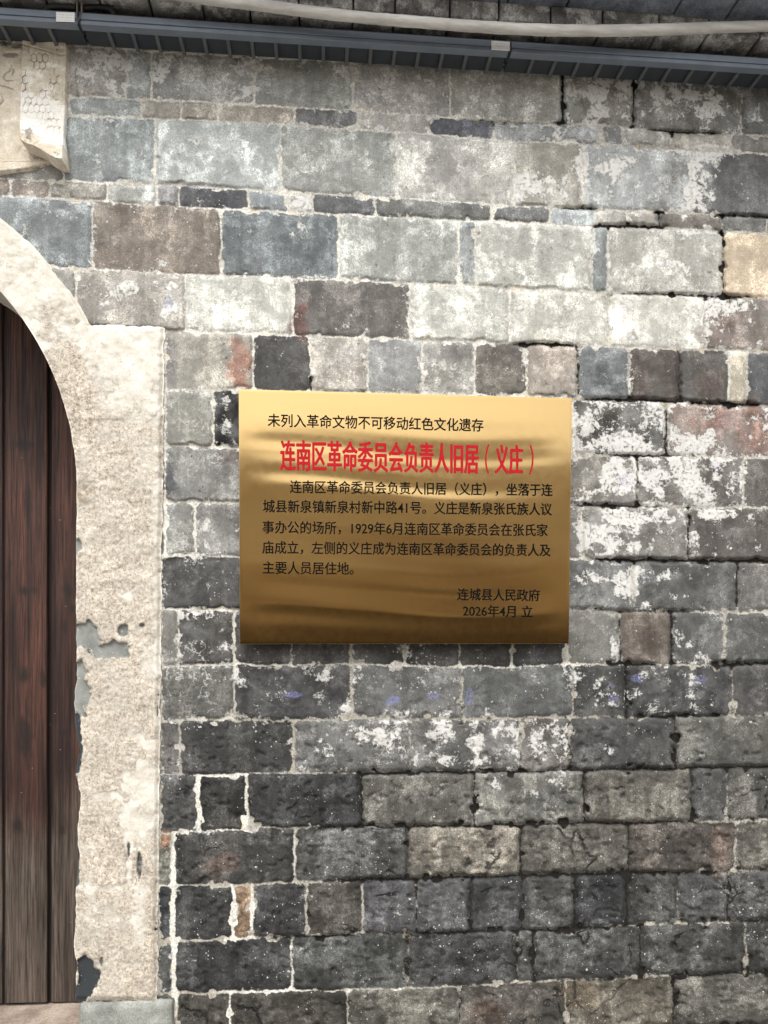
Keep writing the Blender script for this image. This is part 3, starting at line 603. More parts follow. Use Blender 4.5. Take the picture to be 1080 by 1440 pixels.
# --- door surround: lime plaster over the arch and jambs, with rough broken edges
def surround():
    vs = np.concatenate([np.linspace(VC - ROUT + .01, 300, 60), np.arange(301.5, 457.9, 1.5), [458.0, 458.0], np.arange(459.5, 1409.0, 1.9)])
    low = np.arange(len(vs)) > int(np.argmax(vs >= 458))
    def wob(seed, amp, s): return amp * (fbm(vs / s, vs * 0 + .5, seed, 4) - .5)
    arg_i = np.maximum(RIN ** 2 - (vs - VC) ** 2, 0); arg_o = np.maximum(ROUT ** 2 - (vs - VC) ** 2, 0)
    xl = np.where(vs < VC, np.where(vs < VC - RIN, 0, np.sqrt(arg_i)), RIN) + HX
    xl = xl + wob(3, 3, 25) * sst(480, 600, vs) + wob(4, 14, 34) * sst(830, 1010, vs) * 1.0 - 1.0 * sst(700, 800, vs) + 4 * sst(1000, 1060, vs) * sst(1340, 1100, vs)
    xr = np.where(low, 231 - (vs - 458) * .0105, np.sqrt(arg_o) + HX)
    xr = xr + wob(6, 5.5, 14) * np.where(low, 1, .8) + wob(7, 2.5, 6)
    N = 66
    t = np.linspace(0, 1, N)[None, :]
    U_ = xl[:, None] * (1 - t) + xr[:, None] * t; V_ = vs[:, None] + 0 * t
    V_ = V_ + (7 * (fbm(U_ / 9, U_ * 0, 9, 3) - .5)) * (np.arange(len(vs)) == int(np.argmax(low)))[:, None] * sst(129, 136, U_)
    d = np.minimum(np.minimum(U_ - xl[:, None], xr[:, None] - U_), 1408.5 - V_)
    d = np.where(low[:, None] & (U_ > 130), np.minimum(d, np.abs(V_ - 456)), d)
    n1 = fbm(U_ / 18, V_ / 18, 101, 4)
    n2 = fbm(U_ / 9, V_ / 9, 103, 4)
    def sp(u, v, ru, rv, hd=.7): return sst(1.2, .6, np.sqrt(((U_ - u) / ru) ** 2 + ((V_ - v) / rv) ** 2) + (n1 - .5) * hd + (n2 - .5) * hd * .6)
    lim = np.clip(.86 - sst(455, 640, V_) * .58, 0, 1) + .30 * (fbm(U_ / 40, V_ / 60, 111, 3) - .5)
    for (u, v, ru, rv, k) in [(195, 520, 40, 70, .5), (85, 500, 30, 40, -.65), (110, 560, 26, 60, -.65), (150, 620, 30, 50, -.4), (140, 600, 16, 24, .5), (205, 660, 16, 60, .25), (222, 800, 8, 200, .35),
        (140, 660, 30, 24, .2), (60, 440, 26, 16, -.4), (215, 940, 14, 40, .5), (195, 1130, 26, 70, .7), (205, 1090, 16, 30, .4), (120, 730, 12, 30, .2), (180, 838, 8, 8, .5), (125, 1260, 8, 30, .5), (182, 1200, 5, 50, .7), (195, 1310, 9, 50, .6), (165, 1290, 20, 20, .35), (200, 1250, 10, 8, .4), (140, 1250, 40, 5, .4), (222, 1050, 5, 300, .3), (150, 1120, 26, 5, .4)]:
        lim = lim + sp(u, v, ru * 1.15, rv * 1.1, 1.6) * k * .8
    gre = np.zeros(U_.shape); drk = np.zeros(U_.shape)
    for (u, v, ru, rv, dk) in [(122, 895, 22, 20, 0), (150, 918, 34, 13, 0), (173, 887, 7, 8, 0), (113, 970, 13, 42, 0), (110, 765, 6, 16, 0), (108, 1045, 9, 44, 1), (120, 1365, 15, 34, 1), (112, 1400, 18, 20, 1), (128, 1372, 12, 14, 1),
        (196, 1215, 5, 28, .4), (181, 1200, 2.2, 14, .4), (143, 1352, 2.5, 8, .4), (106, 1220, 5, 40, .6), (200, 880, 4, 3, .2)]:
        s = sp(u, v, ru, rv, 1.3); gre = np.maximum(gre, s); drk = np.maximum(drk, s * dk)
    stain = np.clip(sp(126, 594, 7, 6) * .9 + sp(118, 690, 14, 20) * .7 + sp(80, 428, 14, 10) * .35 + sp(130, 830, 3, 3) * .9 + sp(200, 880, 4, 4) * .7 + sp(195, 690, 12, 12) * .2, 0, 1)
    gm = sst(.42, .55, gre)
    D = .0095 + .0060 * (fbm(U_ / 16, V_ / 16, 121, 4) - .5) + .0042 * (fbm(U_ / 5, V_ / 5, 131, 3) - .5) * (1 - .6 * np.clip(lim, 0, 1))
    D = D * (1 - gm) + (.0015 + .002 * (n1 - .5)) * gm
    dr_ = np.minimum(xr[:, None] - U_, 1408.5 - V_); dr_ = np.where(low[:, None] & (U_ > 130), np.minimum(dr_, np.abs(V_ - 456)), dr_)
    D = D - .0085 * (1 - sst(0, 8, dr_)) - .0016 * (1 - sst(0, 2.5, U_ - xl[:, None]))
    ra = np.hypot(U_ - HX, V_ - VC)                        # the seam between arch band and jamb
    D = D + .0016 * sst(3.0, .0, ra - (ROUT - 1)) * (V_ < 590) - .0020 * sst(1.8, .3, np.abs(ra - ROUT - .5)) * sst(600, 540, V_) * (V_ > 455)
    D = np.maximum(D, .0002 - .003)
    fx = np.stack([np.clip(lim, 0, 1.2), gre, stain, 0 * U_ + 1], -1); fx2 = np.stack([drk, drk, drk, drk * 0 + 1], -1)
    co = P(U_, V_, D)
    nr, nc = U_.shape
    # return edges: the left edge runs back to the door, the others into the wall
    bL = co[:, :1].copy(); bL[..., 1] = .350; bR = co[:, -1:].copy(); bR[..., 1] = .012
    co = np.concatenate([bL, co[:, :1], co, co[:, -1:], bR], 1)
    fx = np.concatenate([fx[:, :1] * [1, 0, 1, 1], fx[:, :1], fx, fx[:, -1:], fx[:, -1:]], 1); fx2 = np.concatenate([fx2[:, :1] * 0, fx2[:, :1], fx2, fx2[:, -1:], fx2[:, -1:]], 1)
    return co, fx, fx2, int(np.argmax(low))
co, fx, fx2, cut = surround()
nr, nc = co.shape[:2]; n1 = nr * nc
cx = float(P(HX, 890)[0]); mir = co.copy(); mir[..., 0] = 2 * cx - mir[..., 0]
kp = np.ones((nr - 1, nc - 1), bool); kp[cut - 1] = False
f1 = gridfaces(nr, nc, kp)
rawmesh('door_surround', np.concatenate([co.reshape(-1, 3), mir.reshape(-1, 3)]), np.concatenate([f1, f1[:, ::-1] + n1]), M['plaster'], house, True,
        {'fx': np.concatenate([fx.reshape(-1, 4)] * 2), 'fx2': np.concatenate([fx2.reshape(-1, 4)] * 2)})['label'] = 'rough white lime plaster band round the arched doorway'

# --- jamb base stones and doorstep
def lump(name, a, b, mat, parent, nx=40, ny=10, nz_=14, amp=.004, seed=5, rnd=.01):
    """a worn stone block with rounded, uneven faces"""
    (xa, ya, za), (xb, yb, zb) = a, b
    co, fs = [], []
    def face(o, e1, e2, n1_, n2_):
        o, e1, e2 = map(np.array, (o, e1, e2)); s, t = np.meshgrid(np.linspace(0, 1, n1_), np.linspace(0, 1, n2_))
        p = o + s[..., None] * e1 + t[..., None] * e2
        fs.append(gridfaces(n2_, n1_) + sum(len(c) for c in co)); co.append(p.reshape(-1, 3))
    X, Y, Z = xb - xa, yb - ya, zb - za
    face((xa, ya, zb), (X, 0, 0), (0, 0, -Z), nx, nz_); face((xa, yb, zb), (X, 0, 0), (0, -Y, 0), nx, ny)
    face((xa, yb, zb), (0, -Y, 0), (0, 0, -Z), ny, nz_); face((xb, ya, zb), (0, Y, 0), (0, 0, -Z), ny, nz_)
    p = np.concatenate(co); f = np.concatenate(fs)
    c = np.array([(xa + xb) / 2, (ya + yb) / 2, (za + zb) / 2]); hh = np.array([X, Y, Z]) / 2 - rnd
    q = np.clip(p - c, -hh, hh); dv = p - c - q; ln = np.linalg.norm(dv, axis=1, keepdims=True)
    p = c + q + dv / np.maximum(ln, 1e-9) * np.minimum(ln, rnd)
    nn = np.stack([fbm(p[:, 0] * 30 + p[:, 1] * 17, p[:, 2] * 30 + k * 9, seed + k, 3) - .5 for k in range(3)], -1)
    return rawmesh(name, p + nn * amp * 2, f, mat, parent, True)
pj = P(109, 1411, .012); pk = P(244, 1411, .012)
for s in (1, -1):
    xa, xb = sorted((float(cx + s * (pj[0] - cx)), float(cx + s * (pk[0] - cx))))
    lump('jamb_stone', (xa, -.013, .30), (xb, .10, float(P(170, 1411, .012)[2])), M['jamb'], house, 40, 20, 40, seed=11)
zs = float(P(60, 1414, -.320)[2])
lump('doorstep', (dl - .05 + .11, -.02, .30), (dr - .105 + .03, .38, zs), M['step'], house, 120, 30, 40, seed=21, rnd=.012)
lump('doorstep', (dl - .02, -.32, .0), (dr + .02, -.022, .29), M['step'], house, 80, 20, 20, seed=25, rnd=.015)

# --- door: upright boards, arched by the opening in front of it
def door(sgn):
    us = np.arange(HX, 190, 1.6) if sgn > 0 else np.arange(2 * HX - 190, HX + 1, 3.0)
    vs = np.concatenate([np.arange(225, 400, 8.), np.arange(400, 1414, 3.2)])
    U_, V_ = np.meshgrid(us, vs)
    um = U_ if sgn > 0 else 2 * HX - U_
    gro = np.array([-300, -232, -160, -88, -40, 5.5, 69.5]); wid = np.array([3, 3, 3, 3, 3, 2.4, 4.5])
    dd = np.abs(um[..., None] + 1.3 * (vn(V_ / 60, V_ * 0, 4) - .5)[..., None] - gro) - wid / 2
    dm = dd.min(-1)
    bid = (um[..., None] > gro).sum(-1)
    D = -.320 - .010 * sst(1.5, -1.2, dm) + (.0020 * (_h(bid * 1., bid * 0., 8) - .5)) + .0014 * (fbm(um / 3, V_ / 140, 14, 3) - .5)
    D = D - .006 * sst(66, 72, um) * sst(300, 72, um)
    D = D + .0025 * sst(18, 0, np.abs(um - 74)) * 0
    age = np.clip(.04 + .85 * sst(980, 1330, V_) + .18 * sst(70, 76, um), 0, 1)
    kn = np.zeros(U_.shape)
    for (u, v, ru, rv) in [(35, 626, 18, 9), (38, 831, 14, 7), (95, 832, 9, 14), (92, 882, 4, 12), (34, 948, 10, 12), (62, 955, 7, 14), (102, 855, 6, 7), (35, 1040, 12, 40), (26, 1160, 9, 14), (88, 1168, 6, 10), (58, 640, 6, 6), (40, 706, 3, 40), (12, 800, 4, 20), (90, 1030, 10, 8), (85, 1085, 6, 6)]:
        kn = np.maximum(kn, sst(1.3, .2, np.sqrt(((um - u) / ru) ** 2 + ((V_ - v) / rv) ** 2) + 1.1 * (fbm(um / 5, V_ / 9, 24, 3) - .5)))
    gv = sst(1.6, -.8, dm)
    V2 = np.minimum(V_, 1410 + 4 * (vn(um / 50, um * 0, 2) - .3))
    return P(U_, V2, D), np.stack([age, kn, gv, 0 * U_ + 1], -1)
dcs, fcs, aat, off = [], [], [], 0
for s in (1, -1):
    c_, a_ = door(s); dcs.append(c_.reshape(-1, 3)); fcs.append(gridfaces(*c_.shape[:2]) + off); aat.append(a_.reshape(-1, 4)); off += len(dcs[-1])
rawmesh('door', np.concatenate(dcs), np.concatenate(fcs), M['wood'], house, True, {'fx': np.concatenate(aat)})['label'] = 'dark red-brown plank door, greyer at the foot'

# --- eaves: stepped courses of brick and a tiled roof edge
SL = 1 / 12760.0
def vline(v540, u): return 890 - (890 - v540) * (1 - (u - 540) * SL)   # a level line through (540, v540)
def course(name, joints, vb, vt, D, Dback, mat, seed, gap=1.2, jz=1.5, bev=.004):
    m = MB(); r = random.Random(seed)
    for a, b in zip(joints[:-1], joints[1:]):
        q, g2 = r.uniform(-jz, jz) * .5, r.uniform(-.003, .003)
        A = P(a + gap, vline(vb, a) + q, D + g2); Bp = P(b - gap, vline(vb, b) + q, D + g2)
        T = P(a + gap, vline(vt, a), D + g2)
        m.box((A[0], A[1], A[2]), (Bp[0], -Dback, T[2]))
    return m.build(name, mat, house, bev)
j1 = [-1240 + 78 * k for k in range(46)]
course('cornice', j1, 64, 46.5, .045, -.04, M['corn_low'], 1)
r_ = random.Random(9); j2 = [-1240]
while j2[-1] < 340: j2.append(j2[-1] + r_.uniform(60, 80))
j2 += [420, 497, 556, 633, 702, 775, 848]
while j2[-1] < 2250: j2.append(j2[-1] + r_.uniform(68, 84))
course('cornice', j2, 15.5, -9, .11, -.04, M['corn_mid'], 2)
j3 = [-1240]
while j3[-1] < 640: j3.append(j3[-1] + r_.uniform(75, 120))
j3 += [730, 818, 978, 1056]
while j3[-1] < 2250: j3.append(j3[-1] + r_.uniform(80, 130))
course('cornice', j3, -65, -92, .21, -.04, M['corn_top'], 3, gap=1.0)
mb = MB()
zt = float(P(540, -93, .21)[2])
for k in range(34):                                # roof: overlapping rows of barrel tiles
    xx = x0 + .06 + k * .19
    if xx > x1: break
    for r3 in range(8):
        yb_, zb_ = -.25 + r3 * .26, zt + .02 + r3 * .13
        pts0 = [(xx + .085 * math.cos(a), yb_, zb_ + .055 * math.sin(a)) for a in np.linspace(math.pi, 0, 9)]
        pts1 = [(xx + .075 * math.cos(a), yb_ + .30, zb_ + .14 + .05 * math.sin(a)) for a in np.linspace(math.pi, 0, 9)]
        mb.add(pts0 + pts1, [(i, i + 1, i + 10, i + 9) for i in range(8)] + [tuple(range(9))])
mb.add([(x0, -.22, zt + .012), (x1, -.22, zt + .012), (x1, 2.1, zt + 1.2), (x0, 2.1, zt + 1.2), (x0, -.22, zt + .004), (x1, -.22, zt + .004), (x1, 2.1, zt + 1.16), (x0, 2.1, zt + 1.16)],
       [(0, 1, 2, 3), (4, 7, 6, 5), (0, 4, 5, 1)])
mb.add([(x0, 2.1, zt + 1.19), (x1, 2.1, zt + 1.19), (x1, 4.5, zt), (x0, 4.5, zt)], [(0, 1, 2, 3)])
mb.build('roof', M['rooftile'], house, smooth=False)

# ---------------------------------------------------------------- moulded plaster scroll above the door
def mat_relief():
    g = NG('yellowed_lime_relief'); v = g.co()
    _, groove, white, dirt_shade, _ = g.attr('fx')
    a = g.noise(g.warp(v, 30, .02), 40, 7, .65); f = g.noise(v, 420, 3, .7); b = g.noise(v, 16, 5)
    c = g.mix(g.ss(a, .3, .7), (.50, .435, .34), (.66, .60, .50))
    wm = g.ss(g.math('ADD', white, g.math('MULTIPLY', g.math('SUBTRACT', a, .5), 1.4)), .35, .65)
    c = g.mix(wm, c, (.78, .755, .70))
    c = g.mix(1.0, c, g.ss(f, .25, .75, .8, 1.15), 'MULTIPLY')
    dm = g.ss(g.math('ADD', dirt_shade, g.math('MULTIPLY', g.math('SUBTRACT', g.noise(v, 110, 6, .7), .5), 1.3)), .5, .8)
    c = g.mix(g.math('MULTIPLY', dm, .7), c, (.15, .125, .105))
    c = g.mix(g.math('MULTIPLY', groove, g.ss(g.noise(v, 60, 5, .7), .35, .65, .15, .75)), c, (.17, .13, .10))
    return g.done(c, .9, g.bump(g.math('ADD', a, g.math('MULTIPLY', f, .4)), .5, .0018), spec=.15)
M['relief'] = mat_relief()
relief = empty('scroll_relief', tuple(P(HX, 150, 0) * [1, 0, 1]), 'yellowed plaster scroll moulded on the wall above the arched door', 'relief')
def slab(name, fun, vs, us_l, us_r, N, parent, back=.0, both=True):
    """a moulded slab with returns back to the wall; fun(u,v)->(D, fx)"""
    xl = us_l(vs); xr = us_r(vs); t = np.linspace(0, 1, N)[None]
    U_ = xl[:, None] * (1 - t) + xr[:, None] * t; V_ = vs[:, None] + 0 * t
    if U_.ndim and hasattr(fun, 'shift'): V_ = fun.shift(U_, V_)
    D, fx = fun(U_, V_)
    c = P(U_, V_, D)
    c = np.pad(c, ((1, 1), (1, 1), (0, 0)), 'edge'); fx = np.pad(fx, ((1, 1), (1, 1), (0, 0)), 'edge')
    for sl_ in (np.s_[0], np.s_[-1], np.s_[:, 0], np.s_[:, -1]): c[sl_][..., 1] = -back
    n = c.shape[0] * c.shape[1]; f = gridfaces(*c.shape[:2]); v = c.reshape(-1, 3); a = fx.reshape(-1, 4)
    if both == 'apart':
        m = v.copy(); m[:, 0] = 2 * cx - m[:, 0]
        rawmesh(name, m, f[:, ::-1], M['relief'], parent, True, {'fx': a})
    elif both:
        m = v.copy(); m[:, 0] = 2 * cx - m[:, 0]
        v = np.concatenate([v, m]); f = np.concatenate([f, f[:, ::-1] + n]); a = np.concatenate([a, a])
    return rawmesh(name, v, f, M['relief'], parent, True, {'fx': a})
def seg(U_, V_, pts):
    d = np.full(U_.shape, 99.)
    for (a, b), (c, e) in zip(pts[:-1], pts[1:]):
        L2 = (c - a) ** 2 + (e - b) ** 2; t = np.clip(((U_ - a) * (c - a) + (V_ - b) * (e - b)) / L2, 0, 1)
        d = np.minimum(d, np.hypot(U_ - a - t * (c - a), V_ - b - t * (e - b)))
    return d
def base_fun(U_, V_):
    n = fbm(U_ / 20, V_ / 20, 7, 4)
    rim = np.interp(U_, [-400, 0, 40, 70, 90], [226, 226, 226, 223, 215])
    D = .013 + .003 * (n - .5) + .0022 * (fbm(U_ / 6, V_ / 6, 29, 3) - .5) - .004 * sst(1.0, -1.5, V_ - rim) * sst(58, 66, V_) + .004 * sst(240, 246, V_) * 0
    gr = np.zeros(U_.shape)
    cl = [[(16, 93), (15, 100), (8, 104), (5, 110), (8, 114), (18, 114)], [(16, 93), (20, 100), (17, 106)], [(-10, 119), (6, 122), (18, 126)], [(-12, 128), (2, 133), (5, 142), (-2, 150)], [(-30, 110), (-22, 100), (-14, 104), (-16, 114)],
          [(-60, 90), (-52, 110), (-60, 140), (-50, 170)], [(-90, 100), (-110, 120), (-96, 150), (-80, 140)]]
    for p in cl: gr = np.maximum(gr, sst(1.5, .4, seg(U_, V_, p)))
    gr = np.maximum(gr, .8 * sst(1.3, .3, np.abs(V_ - rim - 1.5)))
    bar = sst(4, 2, np.abs(V_ - 70)) * sst(6, 8, U_) * (U_ < 32)
    dirt_shade = .40 * sst(.52, .70, fbm(U_ / 14, V_ / 20, 47, 4)) + .5 * sst(218, 226, V_) * sst(20, 60, U_) + .55 * sst(1.3, .6, np.sqrt(((U_ - 52) / 26) ** 2 + ((V_ - 212) / 13) ** 2)) + .45 * sst(8, 2, np.abs(V_ - 64)) + .8 * sst(1.6, .6, np.sqrt(((U_ - 15) / 12) ** 2 + ((V_ - 78) / 4) ** 2)) + .3 * sst(228, 240, V_)  # random dirt, plus shade painted with dirt beneath the scroll's curl
    D = D - .0022 * gr + .003 * bar
    e = np.interp(U_, [-400, 0, 40, 70, 90], [245, 244, 240, 231, 221])
    D = D - .006 * sst(5, 0, e - V_)
    return D, np.stack([gr * .75, .25 + 0 * gr, dirt_shade, 0 * gr + 1], -1)
bot = lambda u: np.interp(u, [-400, 0, 40, 70, 90], [245, 244, 240, 231, 221])
def base_shift(U_, V_): return 56 + (V_ - 56) / (245 - 56) * (bot(U_) - 56)
base_fun.shift = base_shift
slab('panel', base_fun, np.linspace(56, 245, 190), lambda v: 0 * v + HX, lambda v: 0 * v + 90, 300, relief)
def strip_fun(U_, V_):
    n = fbm(U_ / 14, V_ / 14, 17, 4)
    s = (V_ - strip_top(U_)) / (strip_bot(U_) - strip_top(U_))
    D = .017 + .0030 * (n - .5) + .0014 * (fbm(U_ / 5, V_ / 5, 19, 3) - .5) - .0016 * sst(.66, .76, fbm(U_ / 7, V_ / 7, 23, 3)) + .036 * sst(.76, 1.0, s) + .004 * sst(.10, 0, s)
    # honeycomb grooves
    px, py = 8.0, 13.6
    q = U_ / px; row = np.floor(V_ / (py * .5) / 1.5)
    best = np.full(U_.shape, 99.); sec = np.full(U_.shape, 99.)
    iy0 = np.round(V_ / (py * .75))
    for dy in (-1, 0, 1):
        for dx in (-1, 0, 1):
            iy = iy0 + dy; sh = (iy % 2) * .5
            ix = np.round(U_ / px - sh) + dx
            d = np.hypot((U_ - (ix + sh) * px) / px, (V_ - iy * py * .75) / px * .72)
            sec = np.where(d < best, best, np.minimum(sec, d)); best = np.minimum(best, d)
    gr = sst(.17, .04, sec - best) * sst(.60, .42, fbm(U_ / 16, V_ / 22, 37, 3)) 
    ins = sst(.13, .16, s) * sst(.86, .82, s)
    gr = gr * ins * (.45 + .55 * sst(160, 120, V_))
    ru = sst(1.5, .4, np.abs(V_ - np.interp(U_, [30, 60, 85, 92], [62, 70, 78, 77]))) + .8 * sst(1.5, .4, np.abs(V_ - np.interp(U_, [28, 50, 87], [182, 190, 205])))
    gr = np.clip(np.maximum(gr, ru * .8), 0, 1)
    D = D - .0026 * gr
    white = .35 + .55 * sst(.45, .65, s) * sst(.95, .8, s) - .25 * sst(.2, 0, s)
    dirt_shade = .42 * sst(.55, .72, fbm(U_ / 10, V_ / 16, 43, 4)) + .55 * sst(1.5, .5, np.sqrt(((U_ - 40) / 12) ** 2 + ((V_ - 188) / 12) ** 2)) + .6 * sst(1.4, .4, np.sqrt(((U_ - 80) / 8) ** 2 + ((V_ - 216) / 5) ** 2)) + .5 * sst(1.5, .5, np.sqrt(((U_ - 55) / 14) ** 2 + ((V_ - 50) / 7) ** 2)) + .5 * sst(1.4, .4, np.sqrt(((U_ - 84) / 6) ** 2 + ((V_ - 70) / 4) ** 2))
    return D, np.stack([gr * .85, white, dirt_shade, 0 * gr + 1], -1)
def strip_top(u): return np.interp(u, [20, 32, 40, 50, 60, 75, 94], [56, 51, 47, 46, 49, 55, 61])
def strip_bot(u): return np.interp(u, [20, 28, 36, 46, 58, 70, 78, 87, 94], [193, 195, 201, 204, 210, 218, 222, 223, 221])
def strip_shift(U_, V_): t = (V_ - 50) / 170; return strip_top(U_) * (1 - t) + strip_bot(U_) * t
strip_fun.shift = strip_shift
slab('scroll_end', strip_fun, np.linspace(50, 220, 260), lambda v: np.interp(v, [50, 120, 190, 220], [32, 30, 28, 28]), lambda v: np.interp(v, [50, 70, 150, 220], [92, 92.5, 91, 87]), 96, relief, back=-.0, both='apart')

# ---------------------------------------------------------------- gold plaque
PW, PH, TILT = .77392, .57806, math.radians(2.40)
plaque = empty('plaque', (.19589, -.052, 1.76334), 'shiny gold metal plaque with black and red Chinese lettering', 'plaque')
plaque.rotation_euler = (TILT, 0, 0)             # leans out a little at its top
TOFF = (1.5, -1, -3)
def pl_mesh(name, co, faces, mat, smooth=True):
    o = rawmesh(name, co, faces, mat, None, smooth); o.parent = plaque; return o
gu, gv = np.linspace(-PW / 2, PW / 2, 230), np.linspace(PH / 2, -PH / 2, 200)
GU, GV = np.meshgrid(gu, gv)
di = np.minimum(PW / 2 - np.abs(GU), PH / 2 - np.abs(GV))
wv1 = GV + .016 * np.sin(GU * 6 + .6) + .02 * (fbm(GU * 3.5, GV * 2 + 9, 213, 2) - .5)
wav = .0036 * (fbm(GU * .9 + 3, wv1 * 6.0, 203, 2) - .5) + .0021 * (vn(GU * 1.1, wv1 * 19 + 3, 207) - .5) + .00050 * (vn(GU * 1.5, wv1 * 43 + 3, 209) - .5)
wav += .0018 * np.exp(-((GU - .40) / .07) ** 2) * np.sin(GV * 9 + 1) + .0008 * np.exp(-((GU + .40) / .08) ** 2) * np.sin(GV * 8)
wav = .9 * wav * sst(-.02, .09, PW / 2 - np.abs(GU)) * sst(-.02, .08, PH / 2 - np.abs(GV)) - .0003 * sst(.0025, 0, di)
pl_mesh('face_plate', np.stack([GU, -wav, GV], -1).reshape(-1, 3), gridfaces(200, 230), M['gold'])
mb = MB(); e = .0004; t_ = .019
mb.box((-PW / 2 - e, .0012, PH / 2 - .0016), (PW / 2 + e, t_, PH / 2 + e)); mb.box((-PW / 2 - e, .0012, -PH / 2 - e), (PW / 2 + e, t_, -PH / 2 + .0016))
mb.box((-PW / 2 - e, .0012, -PH / 2 + .0017), (-PW / 2 + .0016, t_, PH / 2 - .0017)); mb.box((PW / 2 - .0016, .0012, -PH / 2 + .0017), (PW / 2 + e, t_, PH / 2 - .0017))
o = mb.build('folded_rim', M['gold_edge'], None); o.parent = plaque
mb = MB(); mb.box((-PW / 2 + .0018, .006, -PH / 2 + .0018), (PW / 2 - .0018, .017, PH / 2 - .0018)); o = mb.build('backing', M['rail_dark'], None); o.parent = plaque
for sx in (-1, 1):
    for sz in (-1, 1):
        m = MB(); zz = sz * (PH / 2 - .05)
        m.tube([(sx * (PW / 2 - .05), .0165, zz), (sx * (PW / 2 - .05), .054 + zz * math.tan(TILT), zz)], .008, 12); o = m.build('spacer', M['rail_dark'], None, smooth=True); o.parent = plaque
# letters: pixel spot -> plaque coordinates (corners of the plaque in the photograph)
SRC = np.array([[337.0, 548], [805, 559.5], [799, 904], [336, 907]]); DST = np.array([[-PW / 2, PH / 2], [PW / 2, PH / 2], [PW / 2, -PH / 2], [-PW / 2, -PH / 2]])
A = []; bb_ = []
for (x, y), (X, Y) in zip(SRC, DST):
    A += [[x, y, 1, 0, 0, 0, -x * X, -y * X], [0, 0, 0, x, y, 1, -x * Y, -y * Y]]; bb_ += [X, Y]
HM = np.append(np.linalg.solve(np.array(A), np.array(bb_)), 1).reshape(3, 3)
def pq(u, v): q = HM @ np.array([u, v, 1.0]); return q[:2] / q[2]
def glyph_mesh(txt, bold):
    c = bpy.data.curves.new('letters', 'FONT'); c.body = txt; c.offset = bold; c.resolution_u = 4; c.size = 1.0
    c.extrude = .006
    ob = bpy.data.objects.new('letters', c); COL.objects.link(ob)
    dg = bpy.context.evaluated_depsgraph_get(); dg.update()
    me = bpy.data.meshes.new_from_object(ob.evaluated_get(dg))
    bpy.data.objects.remove(ob); bpy.data.curves.remove(c)
    v = np.zeros(len(me.vertices) * 3); me.vertices.foreach_get('co', v); v = v.reshape(-1, 3)
    f = [tuple(p.vertices) for p in me.polygons]; bpy.data.meshes.remove(me)
    return v, f
def lettering(name, lines, mat):
    V, Fs = [], []
    for (txt, ul, vl, ur, vr, hpx, bold) in lines:      # left/right end of the line's middle height, height of a character
        v, f = glyph_mesh(txt, .004)
        x0_, x1_ = v[:, 0].min(), v[:, 0].max(); y0_, y1_ = -.10, .84
        a, b = pq(ul, vl), pq(ur, vr); hh = np.linalg.norm(pq(ul, vl - hpx / 2) - pq(ul, vl + hpx / 2))
        d = (b - a); e_ = d / np.linalg.norm(d); n_ = np.array([-e_[1], e_[0]])
        t = (v[:, 0] - x0_) / (x1_ - x0_); s = ((v[:, 1] - y0_) / (y1_ - y0_) - .5) * hh
        # strokes are thickened by laying the sheet of letters several times, a hair apart
        for q, (ox, oy_) in enumerate(((1, 0), (-1, 0), (0, 1), (0, -1), (0, 0))):
            xy = a + t[:, None] * d + s[:, None] * n_ + (ox * bold * e_ + oy_ * bold * .6 * n_) * .001
            ix = np.clip(((xy[:, 0] + PW / 2) / PW * 229).round().astype(int), 0, 229); iy = np.clip(((PH / 2 - xy[:, 1]) / PH * 199).round().astype(int), 0, 199)
            yy = -wav[iy, ix] - .0006 - .00004 * q - .0004 * (v[:, 2] > 0)
            off = sum(len(z) for z in V)
            V.append(np.stack([xy[:, 0], yy, xy[:, 1]], -1)); Fs += [tuple(i + off for i in z) for z in f]
    o = rawmesh(name, np.concatenate(V), Fs, mat, None, False); o.parent = plaque; return o
lettering('heading_lettering', [('未列入革命文物不可移动红色文化遗存', 377.5, 591.5, 680.5, 598, 18.5, .35)], M['black_ink'])
lettering('title_lettering', [('连南区革命委员会负责人旧居', 395, 641, 673.5, 645, 43, 1.3), ('（', 683, 645.5, 688.5, 645.6, 41, .3), ('义庄', 697, 645.5, 735.5, 646, 41, 1.3), ('）', 745, 646.2, 750.5, 646.4, 41, .3)], M['red_ink'])
lettering('body_lettering', [
    ('连南区革命委员会负责人旧居（义庄），坐落于连', 408, 685, 777, 688.5, 18, .35),
    ('城县新泉镇新泉村新中路41号。义庄是新泉张氏族人议', 370, 712.5, 776, 715.5, 18, .35),
    ('事办公的场所，1929年6月连南区革命委员会在张氏家', 369, 742, 770, 745, 18, .35),
    ('庙成立，左侧的义庄成为连南区革命委员会的负责人及', 368.5, 770.5, 774, 773, 18, .35),
    ('主要人员居住地。', 369, 799, 497, 800, 18, .35)], M['black_ink'])
lettering('signature_lettering', [('连城县人民政府', 643, 835.5, 758.5, 836.5, 17, .35), ('2026年4月 立', 651, 858.5, 748.5, 859.5, 17, .35)], M['black_ink'])

